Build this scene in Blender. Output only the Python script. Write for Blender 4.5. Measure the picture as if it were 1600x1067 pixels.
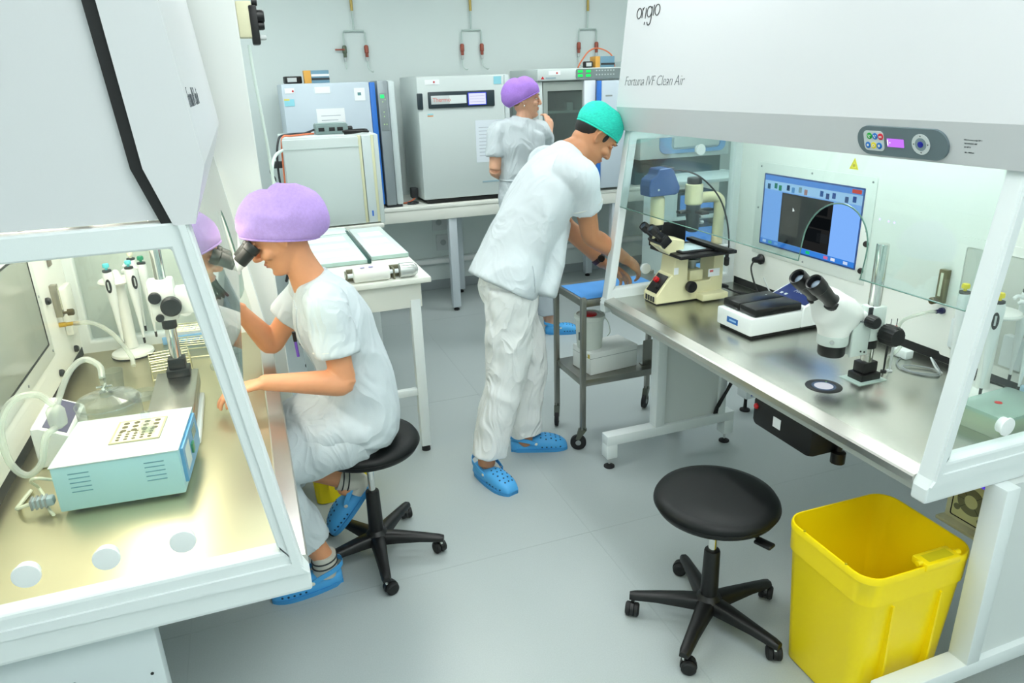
import bpy, bmesh, math, random
import numpy as np
from mathutils import Matrix, Vector, Euler
random.seed(7); rng = np.random.default_rng(7)
for o in list(bpy.data.objects): bpy.data.objects.remove(o, do_unlink=True)
scene = bpy.context.scene
COL = scene.collection
PI = math.pi

# ---------------------------------------------------------------- camera
def make_camera():
    yaw, pit, roll = [math.radians(a) for a in (19.7, 20.0, -1.83)]
    f = Vector((math.sin(yaw)*math.cos(pit), math.cos(yaw)*math.cos(pit), -math.sin(pit)))
    r = Vector((math.cos(yaw), -math.sin(yaw), 0)); u = r.cross(f)
    r2 = r*math.cos(roll) + u*math.sin(roll); u2 = -r*math.sin(roll) + u*math.cos(roll)
    cd = bpy.data.cameras.new('camera'); co = bpy.data.objects.new('camera', cd); COL.objects.link(co)
    cd.sensor_width = 36.0; cd.lens = 1120.0/1600.0*36.0; cd.clip_start = 0.02; cd.clip_end = 60
    m = Matrix.Identity(4)
    for i in range(3): m[i][0] = r2[i]; m[i][1] = u2[i]; m[i][2] = -f[i]
    m[0][3], m[1][3], m[2][3] = 0.0, 0.0, 1.75
    co.matrix_world = m; scene.camera = co
make_camera()
# ---------------------------------------------------------------- world, exposure
w = bpy.data.worlds.new('world'); scene.world = w; w.use_nodes = True
w.node_tree.nodes['Background'].inputs[0].default_value = (0.80, 0.95, 1.0, 1); w.node_tree.nodes['Background'].inputs[1].default_value = 0.3
vs = scene.view_settings; vs.view_transform = 'Standard'; vs.look = 'None'; vs.gamma = 1.0; vs.use_curve_mapping = False
vs.exposure = 0.62
CEIL_POWER = 6.4          # emission of the ceiling panels
CEIL_COL = (0.945, 1.0, 0.985)
TUBE_L = 8.4; TUBE_L_COL = (1.0, 0.945, 0.80)    # lamp tubes in the two hoods
TUBE_R = 21.0;  TUBE_R_COL = (0.94, 1.0, 1.0)

# ---------------------------------------------------------------- materials
def lin(c):
    if isinstance(c, str):
        c = c.lstrip('#'); c = [int(c[i:i+2], 16)/255 for i in (0, 2, 4)]
    return tuple((x/12.92 if x <= 0.04045 else ((x+0.055)/1.055)**2.4) for x in c[:3])
MATS = {}
def mat(name, col, rough=0.5, metal=0.0, bump=0.0, bscale=200.0, var=0.0, vscale=8.0, spec=0.5, stretch=None, emit=None, estr=0.0, trans=0.0, coat=0.0, sss=0.0, fold=0.0, fscale=9.0):
    if name in MATS: return MATS[name]
    m = bpy.data.materials.new(name); m.use_nodes = True; nt = m.node_tree; N = nt.nodes; L = nt.links
    b = N['Principled BSDF']; c = lin(col) + (1,)
    b.inputs['Base Color'].default_value = c; b.inputs['Roughness'].default_value = rough; b.inputs['Metallic'].default_value = metal
    b.inputs['Specular IOR Level'].default_value = spec
    if coat: b.inputs['Coat Weight'].default_value = coat; b.inputs['Coat Roughness'].default_value = 0.08
    if trans: b.inputs['Transmission Weight'].default_value = trans
    if sss: b.inputs['Subsurface Weight'].default_value = sss; b.inputs['Subsurface Radius'].default_value = (0.012, 0.005, 0.003); b.inputs['Subsurface Scale'].default_value = 1.0
    if emit is not None: b.inputs['Emission Color'].default_value = lin(emit) + (1,); b.inputs['Emission Strength'].default_value = estr
    if bump or var:
        tc = N.new('ShaderNodeTexCoord'); mp = N.new('ShaderNodeMapping'); L.new(tc.outputs['Object'], mp.inputs[0])
        if stretch: mp.inputs['Scale'].default_value = stretch
    if var:
        n = N.new('ShaderNodeTexNoise'); n.inputs['Scale'].default_value = vscale; n.inputs['Detail'].default_value = 4; L.new(mp.outputs[0], n.inputs['Vector'])
        r = N.new('ShaderNodeValToRGB'); L.new(n.outputs['Fac'], r.inputs[0])
        r.color_ramp.elements[0].position = 0.3; r.color_ramp.elements[1].position = 0.7
        r.color_ramp.elements[0].color = tuple(x*(1-var) for x in c[:3]) + (1,); r.color_ramp.elements[1].color = tuple(min(1, x*(1+var)) for x in c[:3]) + (1,)
        L.new(r.outputs[0], b.inputs['Base Color'])
    if bump:
        n2 = N.new('ShaderNodeTexNoise'); n2.inputs['Scale'].default_value = bscale; n2.inputs['Detail'].default_value = 3; L.new(mp.outputs[0], n2.inputs['Vector'])
        bp = N.new('ShaderNodeBump'); bp.inputs['Strength'].default_value = bump; bp.inputs['Distance'].default_value = 0.002
        L.new(n2.outputs['Fac'], bp.inputs['Height']); L.new(bp.outputs[0], b.inputs['Normal'])
    if fold:
        tc2 = N.new('ShaderNodeTexCoord'); mp2 = N.new('ShaderNodeMapping'); mp2.inputs['Scale'].default_value = (1.0, 1.0, .55); mp2.inputs['Rotation'].default_value = (.3, .2, .4); L.new(tc2.outputs['Object'], mp2.inputs[0])
        n3 = N.new('ShaderNodeTexNoise'); n3.inputs['Scale'].default_value = fscale; n3.inputs['Detail'].default_value = 2.0; n3.inputs['Distortion'].default_value = 1.2; L.new(mp2.outputs[0], n3.inputs['Vector'])
        r1 = N.new('ShaderNodeMath'); r1.operation = 'SUBTRACT'; r1.inputs[1].default_value = .5; L.new(n3.outputs['Fac'], r1.inputs[0]); r2 = N.new('ShaderNodeMath'); r2.operation = 'ABSOLUTE'; L.new(r1.outputs[0], r2.inputs[0])
        bp3 = N.new('ShaderNodeBump'); bp3.inputs['Strength'].default_value = fold; bp3.inputs['Distance'].default_value = .06; bp3.invert = True; L.new(r2.outputs[0], bp3.inputs['Height'])
        if bump: L.new(bp3.outputs[0], bp.inputs['Normal'])
        else: L.new(bp3.outputs[0], b.inputs['Normal'])
    MATS[name] = m; return m
def glass(name, tint, refl=1.0, rough=0.0, dens=0.0):
    """thin pane: transparent + fresnel mirror, optional milky share"""
    if name in MATS: return MATS[name]
    m = bpy.data.materials.new(name); m.use_nodes = True; nt = m.node_tree; N = nt.nodes; L = nt.links
    N.remove(N['Principled BSDF']); out = N['Material Output']
    t = N.new('ShaderNodeBsdfTransparent'); t.inputs[0].default_value = lin(tint) + (1,)
    g = N.new('ShaderNodeBsdfGlossy'); g.inputs['Roughness'].default_value = rough
    lw = N.new('ShaderNodeLayerWeight'); lw.inputs['Blend'].default_value = 0.5
    pw = N.new('ShaderNodeMath'); pw.operation = 'POWER'; pw.inputs[1].default_value = 5.0; L.new(lw.outputs['Facing'], pw.inputs[0])
    ma = N.new('ShaderNodeMath'); ma.operation = 'MULTIPLY_ADD'; ma.inputs[1].default_value = 0.92*refl; ma.inputs[2].default_value = 0.04*refl; L.new(pw.outputs[0], ma.inputs[0])
    mx = N.new('ShaderNodeMixShader'); L.new(ma.outputs[0], mx.inputs[0]); L.new(t.outputs[0], mx.inputs[1]); L.new(g.outputs[0], mx.inputs[2])
    last = mx
    if dens:
        d = N.new('ShaderNodeBsdfDiffuse'); d.inputs[0].default_value = lin(tint) + (1,)
        m2 = N.new('ShaderNodeMixShader'); m2.inputs[0].default_value = dens; L.new(mx.outputs[0], m2.inputs[1]); L.new(d.outputs[0], m2.inputs[2]); last = m2
    L.new(last.outputs[0], out.inputs[0]); MATS[name] = m; return m
def emis(name, col, s):
    if name in MATS: return MATS[name]
    if not name.startswith(('panel_light', 'lamp_light')): s *= .66      # displays, relative to the exposure above
    m = bpy.data.materials.new(name); m.use_nodes = True; nt = m.node_tree; N = nt.nodes
    N.remove(N['Principled BSDF']); e = N.new('ShaderNodeEmission'); e.inputs[0].default_value = tuple(col) + (1,); e.inputs[1].default_value = s
    nt.links.new(e.outputs[0], N['Material Output'].inputs[0]); MATS[name] = m; return m

# ---------------------------------------------------------------- mesh builder
_bev = {}
def bevel_box(dx, dy, dz, b, seg):
    k = (round(dx, 4), round(dy, 4), round(dz, 4), round(b, 4), seg)
    if k not in _bev:
        bm = bmesh.new(); bmesh.ops.create_cube(bm, size=1)
        for v in bm.verts: v.co.x *= dx; v.co.y *= dy; v.co.z *= dz
        bmesh.ops.bevel(bm, geom=list(bm.edges), offset=min(b, 0.49*min(dx, dy, dz)), segments=seg, affect='EDGES', profile=0.5)
        bm.verts.index_update()
        _bev[k] = ([tuple(v.co) for v in bm.verts], [[v.index for v in f.verts] for f in bm.faces]); bm.free()
    return _bev[k]
class MB:
    def __init__(s): s.v = []; s.f = []; s.m = []; s.M = Matrix.Identity(4)
    def add(s, vs, fs, mi=0):
        o = len(s.v); M = s.M
        s.v.extend([tuple(M @ Vector(p)) for p in vs]); s.f.extend([[i+o for i in f] for f in fs]); s.m.extend([mi]*len(fs)); return s
    def at(s, M): s.M = M; return s
    def box(s, x0, x1, y0, y1, z0, z1, b=0.0, seg=2, mi=0):
        if x1 < x0: x0, x1 = x1, x0
        if y1 < y0: y0, y1 = y1, y0
        if z1 < z0: z0, z1 = z1, z0
        if b:
            vs, fs = bevel_box(x1-x0, y1-y0, z1-z0, b, seg); c = ((x0+x1)/2, (y0+y1)/2, (z0+z1)/2)
            return s.add([(p[0]+c[0], p[1]+c[1], p[2]+c[2]) for p in vs], fs, mi)
        vs = [(x, y, z) for z in (z0, z1) for y in (y0, y1) for x in (x0, x1)]
        return s.add(vs, [(0, 2, 3, 1), (4, 5, 7, 6), (0, 1, 5, 4), (2, 6, 7, 3), (0, 4, 6, 2), (1, 3, 7, 5)], mi)
    def rings(s, R, cap=True, mi=0, closed=False):
        n = len(R[0]); vs = [p for r in R for p in r]; fs = []
        K = len(R) if closed else len(R)-1
        for i in range(K):
            a = i*n; b = ((i+1) % len(R))*n
            for j in range(n): fs.append((a+j, a+(j+1) % n, b+(j+1) % n, b+j))
        if cap and not closed: fs.append(list(range(n))[::-1]); fs.append([(len(R)-1)*n+j for j in range(n)])
        return s.add(vs, fs, mi)
    def cyl(s, p0, p1, r0, r1=None, n=20, mi=0, cap=True):
        r1 = r0 if r1 is None else r1; p0 = Vector(p0); p1 = Vector(p1); d = (p1-p0).normalized()
        a = d.orthogonal().normalized(); b = d.cross(a)
        R = [[p + (a*math.cos(t) + b*math.sin(t))*r for t in [2*PI*k/n for k in range(n)]] for p, r in ((p0, r0), (p1, r1))]
        return s.rings(R, cap, mi)
    def lathe(s, prof, o=(0, 0, 0), axis=(0, 0, 1), n=28, mi=0, sx=1.0, sy=1.0, cap=True):
        d = Vector(axis).normalized(); a = Vector((1, 0, 0)) if abs(d.z) > 0.99 else d.orthogonal().normalized(); b = d.cross(a); o = Vector(o)
        R = [[o + d*h + a*(r*sx*math.cos(t)) + b*(r*sy*math.sin(t)) for t in [2*PI*k/n for k in range(n)]] for r, h in prof]
        return s.rings(R, cap, mi)
    def tube(s, P, r, n=10, mi=0, sub=6, closed=False, smooth=True):
        P = [Vector(p) for p in P]
        if smooth and len(P) > 2: P = catmull(P, sub, closed)
        rr = r if callable(r) else (lambda t: r)
        R = []; N = len(P); T0 = None; a = None
        for i, p in enumerate(P):
            if closed: T = (P[(i+1) % N]-P[i-1]).normalized()
            else: T = (P[min(i+1, N-1)]-P[max(i-1, 0)]).normalized()
            if a is None: a = T.orthogonal().normalized()
            else:
                a = a - T*a.dot(T)
                a = a.normalized() if a.length > 1e-6 else T.orthogonal().normalized()
            b = T.cross(a); q = rr(i/max(1, N-1))
            R.append([p + (a*math.cos(t) + b*math.sin(t))*q for t in [2*PI*k/n for k in range(n)]])
        return s.rings(R, True, mi, closed)
    def prism(s, poly, h0, h1, plane='xy', mi=0):
        def P(u, v, h): return {'xy': (u, v, h), 'xz': (u, h, v), 'yz': (h, u, v)}[plane]
        n = len(poly); vs = [P(u, v, h0) for u, v in poly] + [P(u, v, h1) for u, v in poly]
        fs = [list(range(n))[::-1], [n+i for i in range(n)]] + [(i, (i+1) % n, n+(i+1) % n, n+i) for i in range(n)]
        return s.add(vs, fs, mi)
    def frame(s, outer, inner, h0, h1, plane='xy', mi=0):
        """ring prism between two polygons of the same length"""
        def P(u, v, h): return {'xy': (u, v, h), 'xz': (u, h, v), 'yz': (h, u, v)}[plane]
        R = [[P(u, v, h0) for u, v in outer], [P(u, v, h1) for u, v in outer], [P(u, v, h1) for u, v in inner], [P(u, v, h0) for u, v in inner]]
        return s.rings(R, False, mi, closed=True)
    def ell(s, c, rx, ry, rz, n=20, k=12, mi=0):
        R = []
        for i in range(1, k):
            p = PI*i/k; R.append([(c[0]+rx*math.sin(p)*math.cos(t), c[1]+ry*math.sin(p)*math.sin(t), c[2]-rz*math.cos(p)) for t in [2*PI*j/n for j in range(n)]])
        return s.rings(R, True, mi)
def catmull(P, sub, closed=False):
    N = len(P); out = []
    rngi = range(N) if closed else range(N-1)
    for i in rngi:
        p1, p2 = P[i], P[(i+1) % N]
        p0 = P[i-1] if (i > 0 or closed) else p1*2-p2
        p3 = P[(i+2) % N] if (i+2 < N or closed) else p2*2-p1
        for k in range(sub):
            t = k/sub
            out.append(0.5*((2*p1)+(p2-p0)*t+(2*p0-5*p1+4*p2-p3)*t*t+(3*p1-p0-3*p2+p3)*t**3))
    if not closed: out.append(P[-1])
    return out
def rrect(x0, x1, y0, y1, r, n=5):
    out = []
    for cx, cy, a in ((x1-r, y0+r, -PI/2), (x1-r, y1-r, 0), (x0+r, y1-r, PI/2), (x0+r, y0+r, PI)):
        for k in range(n+1): t = a+PI/2*k/n; out.append((cx+r*math.cos(t), cy+r*math.sin(t)))
    return out
def circ(cx, cy, r, n=24, ry=None): return [(cx+r*math.cos(2*PI*k/n), cy+(ry or r)*math.sin(2*PI*k/n)) for k in range(n)]
def T(x, y, z): return Matrix.Translation((x, y, z))
def RZ(a): return Matrix.Rotation(math.radians(a), 4, 'Z')
def RX(a): return Matrix.Rotation(math.radians(a), 4, 'X')
def RY(a): return Matrix.Rotation(math.radians(a), 4, 'Y')

# ---------------------------------------------------------------- objects
def mesh_of(name, mb, mats, smooth=35):
    me = bpy.data.meshes.new(name); me.from_pydata(mb.v, [], mb.f)
    for m in (mats if isinstance(mats, (list, tuple)) else [mats]): me.materials.append(m)
    if any(mb.m): me.polygons.foreach_set('material_index', mb.m)
    bm = bmesh.new(); bm.from_mesh(me); bmesh.ops.recalc_face_normals(bm, faces=bm.faces); bm.to_mesh(me); bm.free()
    if smooth:
        me.polygons.foreach_set('use_smooth', [True]*len(me.polygons)); me.set_sharp_from_angle(angle=math.radians(smooth))
    me.update(); return me
def part(name, mb, mats, parent=None, label=None, smooth=35, kind=None):
    o = bpy.data.objects.new(name, mesh_of(name, mb, mats, smooth)); COL.objects.link(o)
    if parent is not None: o.parent = parent
    if label: o['label'] = label
    if kind: o['kind'] = kind
    return o
def same(name, src, parent=None, M=None):
    o = bpy.data.objects.new(name, src.data); COL.objects.link(o)
    if parent is not None: o.parent = parent
    if M is not None: o.matrix_local = M
    return o
def tag(o, label, cat, group=None):
    o['label'] = label; o['category'] = cat
    if group: o['group'] = group
    return o
def thing(name, label, cat, loc=(0, 0, 0), rz=0, group=None):
    o = bpy.data.objects.new(name, None); COL.objects.link(o); o.location = loc; o.rotation_euler = (0, 0, math.radians(rz)); o.empty_display_size = 0.1
    return tag(o, label, cat, group)
def struct(name, mb, mats, parent=None, smooth=35, label=None):
    o = part(name, mb, mats, parent, label, smooth)
    if parent is None: o['kind'] = 'structure'
    return o
def copy_tree(o, parent=None):
    c = o.copy(); COL.objects.link(c)
    if parent is not None: c.parent = parent
    for ch in list(o.children): copy_tree(ch, c)
    return c
def text_mb(txt, size, thick=0.0006, off=0.0, shear=0.0, align='LEFT', space=1.0):
    cu = bpy.data.curves.new('t', 'FONT'); cu.body = txt; cu.size = size; cu.extrude = thick/2; cu.offset = off; cu.shear = shear; cu.align_x = align; cu.resolution_u = 3; cu.space_character = space
    ob = bpy.data.objects.new('t', cu); COL.objects.link(ob); dg = bpy.context.evaluated_depsgraph_get()
    me = bpy.data.meshes.new_from_object(ob.evaluated_get(dg)); mb = ([tuple(v.co) for v in me.vertices], [list(p.vertices) for p in me.polygons])
    bpy.data.objects.remove(ob, do_unlink=True); bpy.data.curves.remove(cu); bpy.data.meshes.remove(me); return mb
def put_text(mb, txt, size, M, mi=0, **k):
    vs, fs = text_mb(txt, size, **k); old = mb.M; mb.M = old @ M; mb.add(vs, fs, mi); mb.M = old; return mb
def face_M(origin, right, up):
    r = Vector(right).normalized(); u = Vector(up).normalized(); n = r.cross(u); m = Matrix.Identity(4)
    for i in range(3): m[i][0] = r[i]; m[i][1] = u[i]; m[i][2] = n[i]; m[i][3] = origin[i]
    return m

def bx(parent, name, x0, x1, y0, y1, z0, z1, m, b=0.004, label=None):
    return part(name, MB().box(x0, x1, y0, y1, z0, z1, b), m, parent, label, smooth=35 if b else 0)
# palette
W = mat('white_powder_coat', '#dfe6e6', 0.38, bump=0.05, bscale=500)
WG = mat('white_gloss', '#eef1f0', 0.22)
WALL = mat('wall_paint', '#d9e3e1', 0.6, bump=0.04, bscale=160, var=0.015, vscale=2)
CREAM = mat('cream_enamel', '#e2dfbb', 0.35)
BLK = mat('black_plastic', '#0c0c0d', 0.42)
BLKM = mat('black_matte', '#131415', 0.65)
DGREY = mat('dark_grey', '#2c3033', 0.5)
GREY = mat('mid_grey', '#8d9494', 0.5)
LGREY = mat('light_grey', '#c4cac9', 0.45)
STEEL = mat('brushed_steel', '#b9b6ae', 0.27, 1.0, bump=0.10, bscale=60, stretch=(1, 40, 40))
STEELB = mat('brushed_steel_bench', '#c6c8c0', 0.27, 1.0, bump=0.05, bscale=40, stretch=(30, 1.5, 30))
CHROME = mat('chrome', '#dcdcd8', 0.10, 1.0)
STEEL_LAMPLIT = mat('brushed_steel_lamp_tint', '#cbc3a2', 0.36, 1.0, bump=0.05, bscale=40, stretch=(30, 1.5, 30))  # left bench steel, the hood lamp's warm light put into its colour
RUBBER = mat('rubber', '#17181a', 0.75)
RED = mat('red_plastic', '#c81f24', 0.4)
YEL = mat('yellow_plastic', '#fde000', 0.42, bump=0.02, bscale=90)
BLUE = mat('blue_plastic', '#2f6fd0', 0.45)
PGLASS = glass('pane_glass', '#fafdfc', 1.0)
SASHG = glass('sash_glass', '#eef6f5', 1.15)
CLEARP = glass('clear_plastic', '#f4f8f6', 1.0, dens=0.06)
TUBEP = glass('milky_tubing', '#eef2ec', 0.8, dens=0.28)
PAPER = mat('paper', '#f1f4f5', 0.8)
INK = mat('ink', '#3a4148', 0.8)
BRASS = mat('brass', '#b79a4a', 0.3, 1.0)
# ================================================================ the room
XL, XR, YN, YF, ZC = -1.35, 5.2, -2.2, 6.12, 2.85
FLOORM = mat('vinyl_floor', '#a9b2b2', 0.30, bump=0.02, bscale=300, var=0.05, vscale=260, spec=0.4)
SKIRTM = mat('skirting_vinyl', '#9aa3a6', 0.4)
def room():
    mb = MB(); mb.box(XL-.1, XR+.1, YN-.1, YF+.1, -0.1, 0.0); fl = struct('floor', mb, FLOORM, smooth=0)
    # welded seams of the vinyl sheets
    sm = mat('floor_seam', '#a4adad', 0.35)
    for y in (0.75, 2.25, 3.75, 5.25):
        part('floor_seam', MB().box(XL, XR, y-0.002, y+0.002, 0, 0.0006), sm, fl, smooth=0)
    for x in (-0.4, 1.12, 2.64, 4.16):
        part('floor_seam', MB().box(x-0.002, x+0.002, YN, YF, 0, 0.0005), sm, fl, smooth=0)
    struct('ceiling', MB().box(XL-.1, XR+.1, YN-.1, YF+.1, ZC, ZC+.1), mat('ceiling_paint', '#e6ebea', .7), smooth=0)
    wb = struct('wall_back', MB().box(XL-.1, XR+.1, YF, YF+.1, 0, ZC), WALL, smooth=0)
    struct('wall_left', MB().box(XL-.1, XL, YN, YF, 0, ZC), WALL, smooth=0)
    struct('wall_right', MB().box(XR, XR+.1, YN, YF, 0, ZC), WALL, smooth=0)
    struct('wall_front', MB().box(XL-.1, XR+.1, YN-.1, YN, 0, ZC), WALL, smooth=0)
    struct('baseboard_back', MB().box(XL, XR, YF-.012, YF, 0, .085, .003), SKIRTM, smooth=0)
    struct('baseboard_left', MB().box(XL, XL+.012, YN, YF-.012, 0, .085, .003), SKIRTM, smooth=0)
    struct('baseboard_right', MB().box(XR-.012, XR, YN, YF-.012, 0, .085, .003), SKIRTM, smooth=0)
    struct('shade_wall', MB().box(2.78, 2.84, YN, 2.72, 0, ZC), WALL, smooth=0)  # unseen wall, added to keep light off the floor under the right bench
    # service trunking under the back bench
    mb = MB().box(.45, 3.8, YF-.05, YF, .24, .29, .004); t = thing('cable_trunking', 'long white cable trunking low on the wall under the back bench', 'trunking', (0, 0, 0)); part('trunk_body', mb, W, t)
    part('trunk_cover', MB().box(.45, 3.8, YF-.056, YF-.05, .247, .283, .002), WG, t)
    # double socket plates under the bench
    for i, (x, z, lb) in enumerate(((1.60, .60, 'upper'), (1.63, .42, 'lower'))):
        s = thing('socket_plate', 'faint grey socket plate on wall under back bench, the %s of two' % lb, 'socket', (x, YF, z), group='socket plates under the back bench')
        part('plate', MB().box(-.12, .12, -.012, 0, -.07, .07, .004), mat('socket_grey', '#cdd3d4', .5), s)
        for k in (-.06, .06): part('outlet', MB().at(T(k, -.012, 0)).cyl((0, 0.002, 0), (0, -.003, 0), .026), mat('socket_dark', '#aab1b3', .5), s)
room()
LAMP_AT = ['room entrance', 'near end of the aisle', 'middle of the aisle', 'gap before the back bench', 'incubator with green digits', 'front right corner', 'space behind the right bench', 'plain white incubator', 'pale rack behind the right bench', 'front left corner']
def ceiling_lamp(x, y, i):
    t = thing('ceiling_lamp', 'recessed white light panel in the ceiling above the ' + LAMP_AT[i], 'lamp', (x, y, ZC), group='ceiling light panels')
    part('frame', MB().frame(rrect(-.62, .62, -.32, .32, .01, 2), rrect(-.59, .59, -.29, .29, .01, 2), -.018, 0.0, 'xy'), W, t)
    part('diffuser', MB().box(-.59, .59, -.29, .29, -.012, -.004), emis('panel_light', CEIL_COL, CEIL_POWER), t, smooth=0)
for i, (x, y) in enumerate([(0.8, -.9), (0.75, .75), (0.8, 2.4), (0.9, 4.2), (2.6, 4.6), (2.0, -1.2), (3.7, 2.0), (-.5, 4.8), (4.3, 3.9), (-.55, -.6)]): ceiling_lamp(x, y, i)
# ================================================================ the two clean-air benches
STEELT = mat('steel_trim', '#cfcdc6', 0.30, 1.0, bump=0.06, bscale=50, stretch=(30, 2, 30))
HOODM = mat('hood_enamel', '#d2d4d6', 0.33, bump=0.03, bscale=400)
INNER = mat('inner_panel', '#eceee8', 0.28)
def cabinet(name, label, sg, xf, y0, y1, lip, arch, sash_z, lamp_s, lamp_c, plugs_near, plugs_far):
    """sg: +1 deepens to +x, -1 to -x; xf: front lip; y0 near outer face, y1 far outer face"""
    X = lambda u: xf + sg*u
    t = thing(name, label, 'clean bench', (0, 0, 0))
    fw = .045
    # --- end frames with panes
    out = [(0, .735), (0, .775), (.012, .80), (.112, 1.54), (.72, 1.54), (.72, .735)]
    inn = [(.052, .845), (.055, .850), (.058, .86), (.146, 1.495), (.66, 1.495), (.66, .845)]
    for ya, yb, plugs in ((y0, y0+fw, plugs_near), (y1-fw, y1, plugs_far)):
        e = part('end_frame', MB().frame([(X(u), z) for u, z in out], [(X(u), z) for u, z in inn], ya, yb, 'xz'), W, t, smooth=0)
        mod = e.modifiers.new('b', 'BEVEL'); mod.width = .006; mod.segments = 2; mod.limit_method = 'ANGLE'
        # raised outer rib along the slanted post and the bottom rail
        ys = ya-.006 if ya == y0 else yb+.0
        rib = [(.004, .785), (.016, .80), (.116, 1.535), (.128, 1.535), (.034, .815), (.70, .815), (.70, .797), (.02, .785)]
        part('frame_rib', MB().prism([(X(u), z) for u, z in rib], ys, ys+.006, 'xz'), W, e, smooth=0)
        ym = (ya+yb)/2
        pane = part('side_pane', MB().prism([(X(u), z) for u, z in ((.050, .840), (.143, 1.50), (.665, 1.50), (.665, .840))], ym-.003, ym+.003, 'xz'), PGLASS, t, smooth=0)
        for (px, pz) in plugs:
            part('hole_plug', MB().at(T(px, ym, pz)).lathe([(.017, -.011), (.024, -.010), (.025, -.006), (.021, -.004), (.021, .010)], axis=(0, 1, 0), n=24), mat('plug_plastic', '#e8eceb', .35), pane)
    ya, yb = y0+fw, y1-fw
    # --- bench top
    part('work_surface', MB().box(X(.035), X(.70), ya, yb, .772, .800, .002), STEELB if sg > 0 else STEEL_LAMPLIT, t)
    part('front_trim', MB().at(Matrix.Identity(4)).prism([(X(u), z) for u, z in ((.0, .772), (.0, .791), (.004, .796), (.046, .805), (.050, .803), (.050, .772))], ya, yb, 'xz'), STEELT, t, smooth=0)
    part('underframe', MB().box(X(.03), X(.70), ya+.01, yb-.01, .735, .772, .004), mat('underframe_grey', '#b9bdb8', .5), t)
    # --- interior
    part('back_panel', MB().box(X(.695), X(.735), ya, yb, .80, 1.64), INNER, t, smooth=0)
    part('rear_slot', MB().box(X(.6935), X(.700), ya+.01, yb-.01, .8005, .832), BLKM, t, smooth=0)
    part('inner_ceiling', MB().box(X(.12), X(.70), ya, yb, 1.585, 1.60), mat('inner_ceiling', '#dfe3dd', .5), t, smooth=0)
    lw_ = .10 if sg < 0 else .013
    lam = part('lamp_diffuser' if sg < 0 else 'lamp_tube', MB().box(X(.38-lw_), X(.38+lw_), ya+.12, yb-.12, 1.560, 1.580, .004) if sg < 0 else MB().cyl((X(.30), ya+.12, 1.568), (X(.30), yb-.12, 1.568), .013, n=14), emis('lamp_light_%d' % sg, lamp_c, lamp_s), t)
    for yy in (ya+.09, yb-.09): part('lamp_socket', MB().box(X(.285), X(.315), yy-.03, yy+.03, 1.55, 1.585, .004), W, lam)
    # --- hood
    prof = [(.100, 1.535), (.070, 1.632), (.165, 2.55), (.23, 2.55), (.165, 1.632), (.135, 1.535)]
    part('hood_front', MB().prism([(X(u), z) for u, z in prof], y0-.004, y1+.004, 'xz'), HOODM, t, smooth=0)
    hb = [(.170, 1.605), (.180, 1.64), (.245, 2.55), (.74, 2.55), (.74, 1.605)]
    ck = [(.150, 1.545), (.170, 1.605), (.74, 1.605), (.74, 1.545)]
    for yy in (y0+.01, y1-.05): part('hood_cheek', MB().prism([(X(u), z) for u, z in ck], yy, yy+.04, 'xz'), HOODM, t, smooth=0)
    part('hood_body', MB().prism([(X(u), z) for u, z in hb], y0+.01, y1-.01, 'xz'), HOODM, t, smooth=0)
    gas = [(.131, 1.535), (.161, 1.632), (.226, 2.55), (.252, 2.55), (.184, 1.632), (.153, 1.535)]
    part('hood_gasket', MB().prism([(X(u), z) for u, z in gas], y0+.002, y1-.002, 'xz'), BLKM, t, smooth=0)
    # --- sash with arched cut-out
    zb, zt = sash_z, 1.54
    a0, a1, az = arch; pts = [(ya, zt), (ya, zb), (a0, zb)]
    rad = (a1-a0)/2; cy = (a0+a1)/2; ns = 18
    for k in range(ns+1):
        th = PI - PI*k/ns; pts.append((cy+rad*math.cos(th), az-rad*1.0+rad*math.sin(th)))
    pts += [(a1, zb), (yb, zb), (yb, zt)]
    mb = MB(); sl = lambda z: .012+.135*(z-.80)
    def quadrow(P, Q):      # thick strip between two outlines
        n = len(P); L_ = [(X(sl(z)+dx), y, z) for dx in (0, .006) for y, z in P+Q]
        f = []
        for i in range(n-1): f += [(i, i+1, n+i+1, n+i), (2*n+i, 3*n+i, 3*n+i+1, 2*n+i+1), (i, 2*n+i, 2*n+i+1, i+1), (n+i, n+i+1, 3*n+i+1, 3*n+i)]
        f += [(0, n, 3*n, 2*n), (n-1, 2*n+n-1, 3*n+n-1, n+n-1)]
        mb.add(L_, f)
    low = pts[1:-1]; quadrow(low, [(y, zt) for y, z in low])
    sp_ = part('sash_pane', mb, SASHG, t, smooth=0)
    part('sash_edge', MB().tube([(X(sl(z)+.003), y, z) for y, z in low], .0022, n=6, smooth=False), mat('glass_edge', '#5f8478', .2), sp_)
    return t, X
lcab, XL_ = cabinet('clean_bench', 'white clean-air bench on the left, lit warm inside, with slanted sash', -1, .010, 1.345, 3.08, .0, (2.27, 2.52, 1.40), 1.22, TUBE_L, TUBE_L_COL,
                 [(-.489, .910), (-.355, .910), (-.219, .911)], [(-.3, .92)])
rcab, XR_ = cabinet('clean_bench', 'white clean-air bench on the right with lettered hood and screen', 1, 1.455, 1.085, 2.845, .0, (1.445, 1.685, 1.40), 1.215, TUBE_R, TUBE_R_COL,
                 [(1.714, .891)], [(1.675, .916), (1.935, 1.433)])
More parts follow.
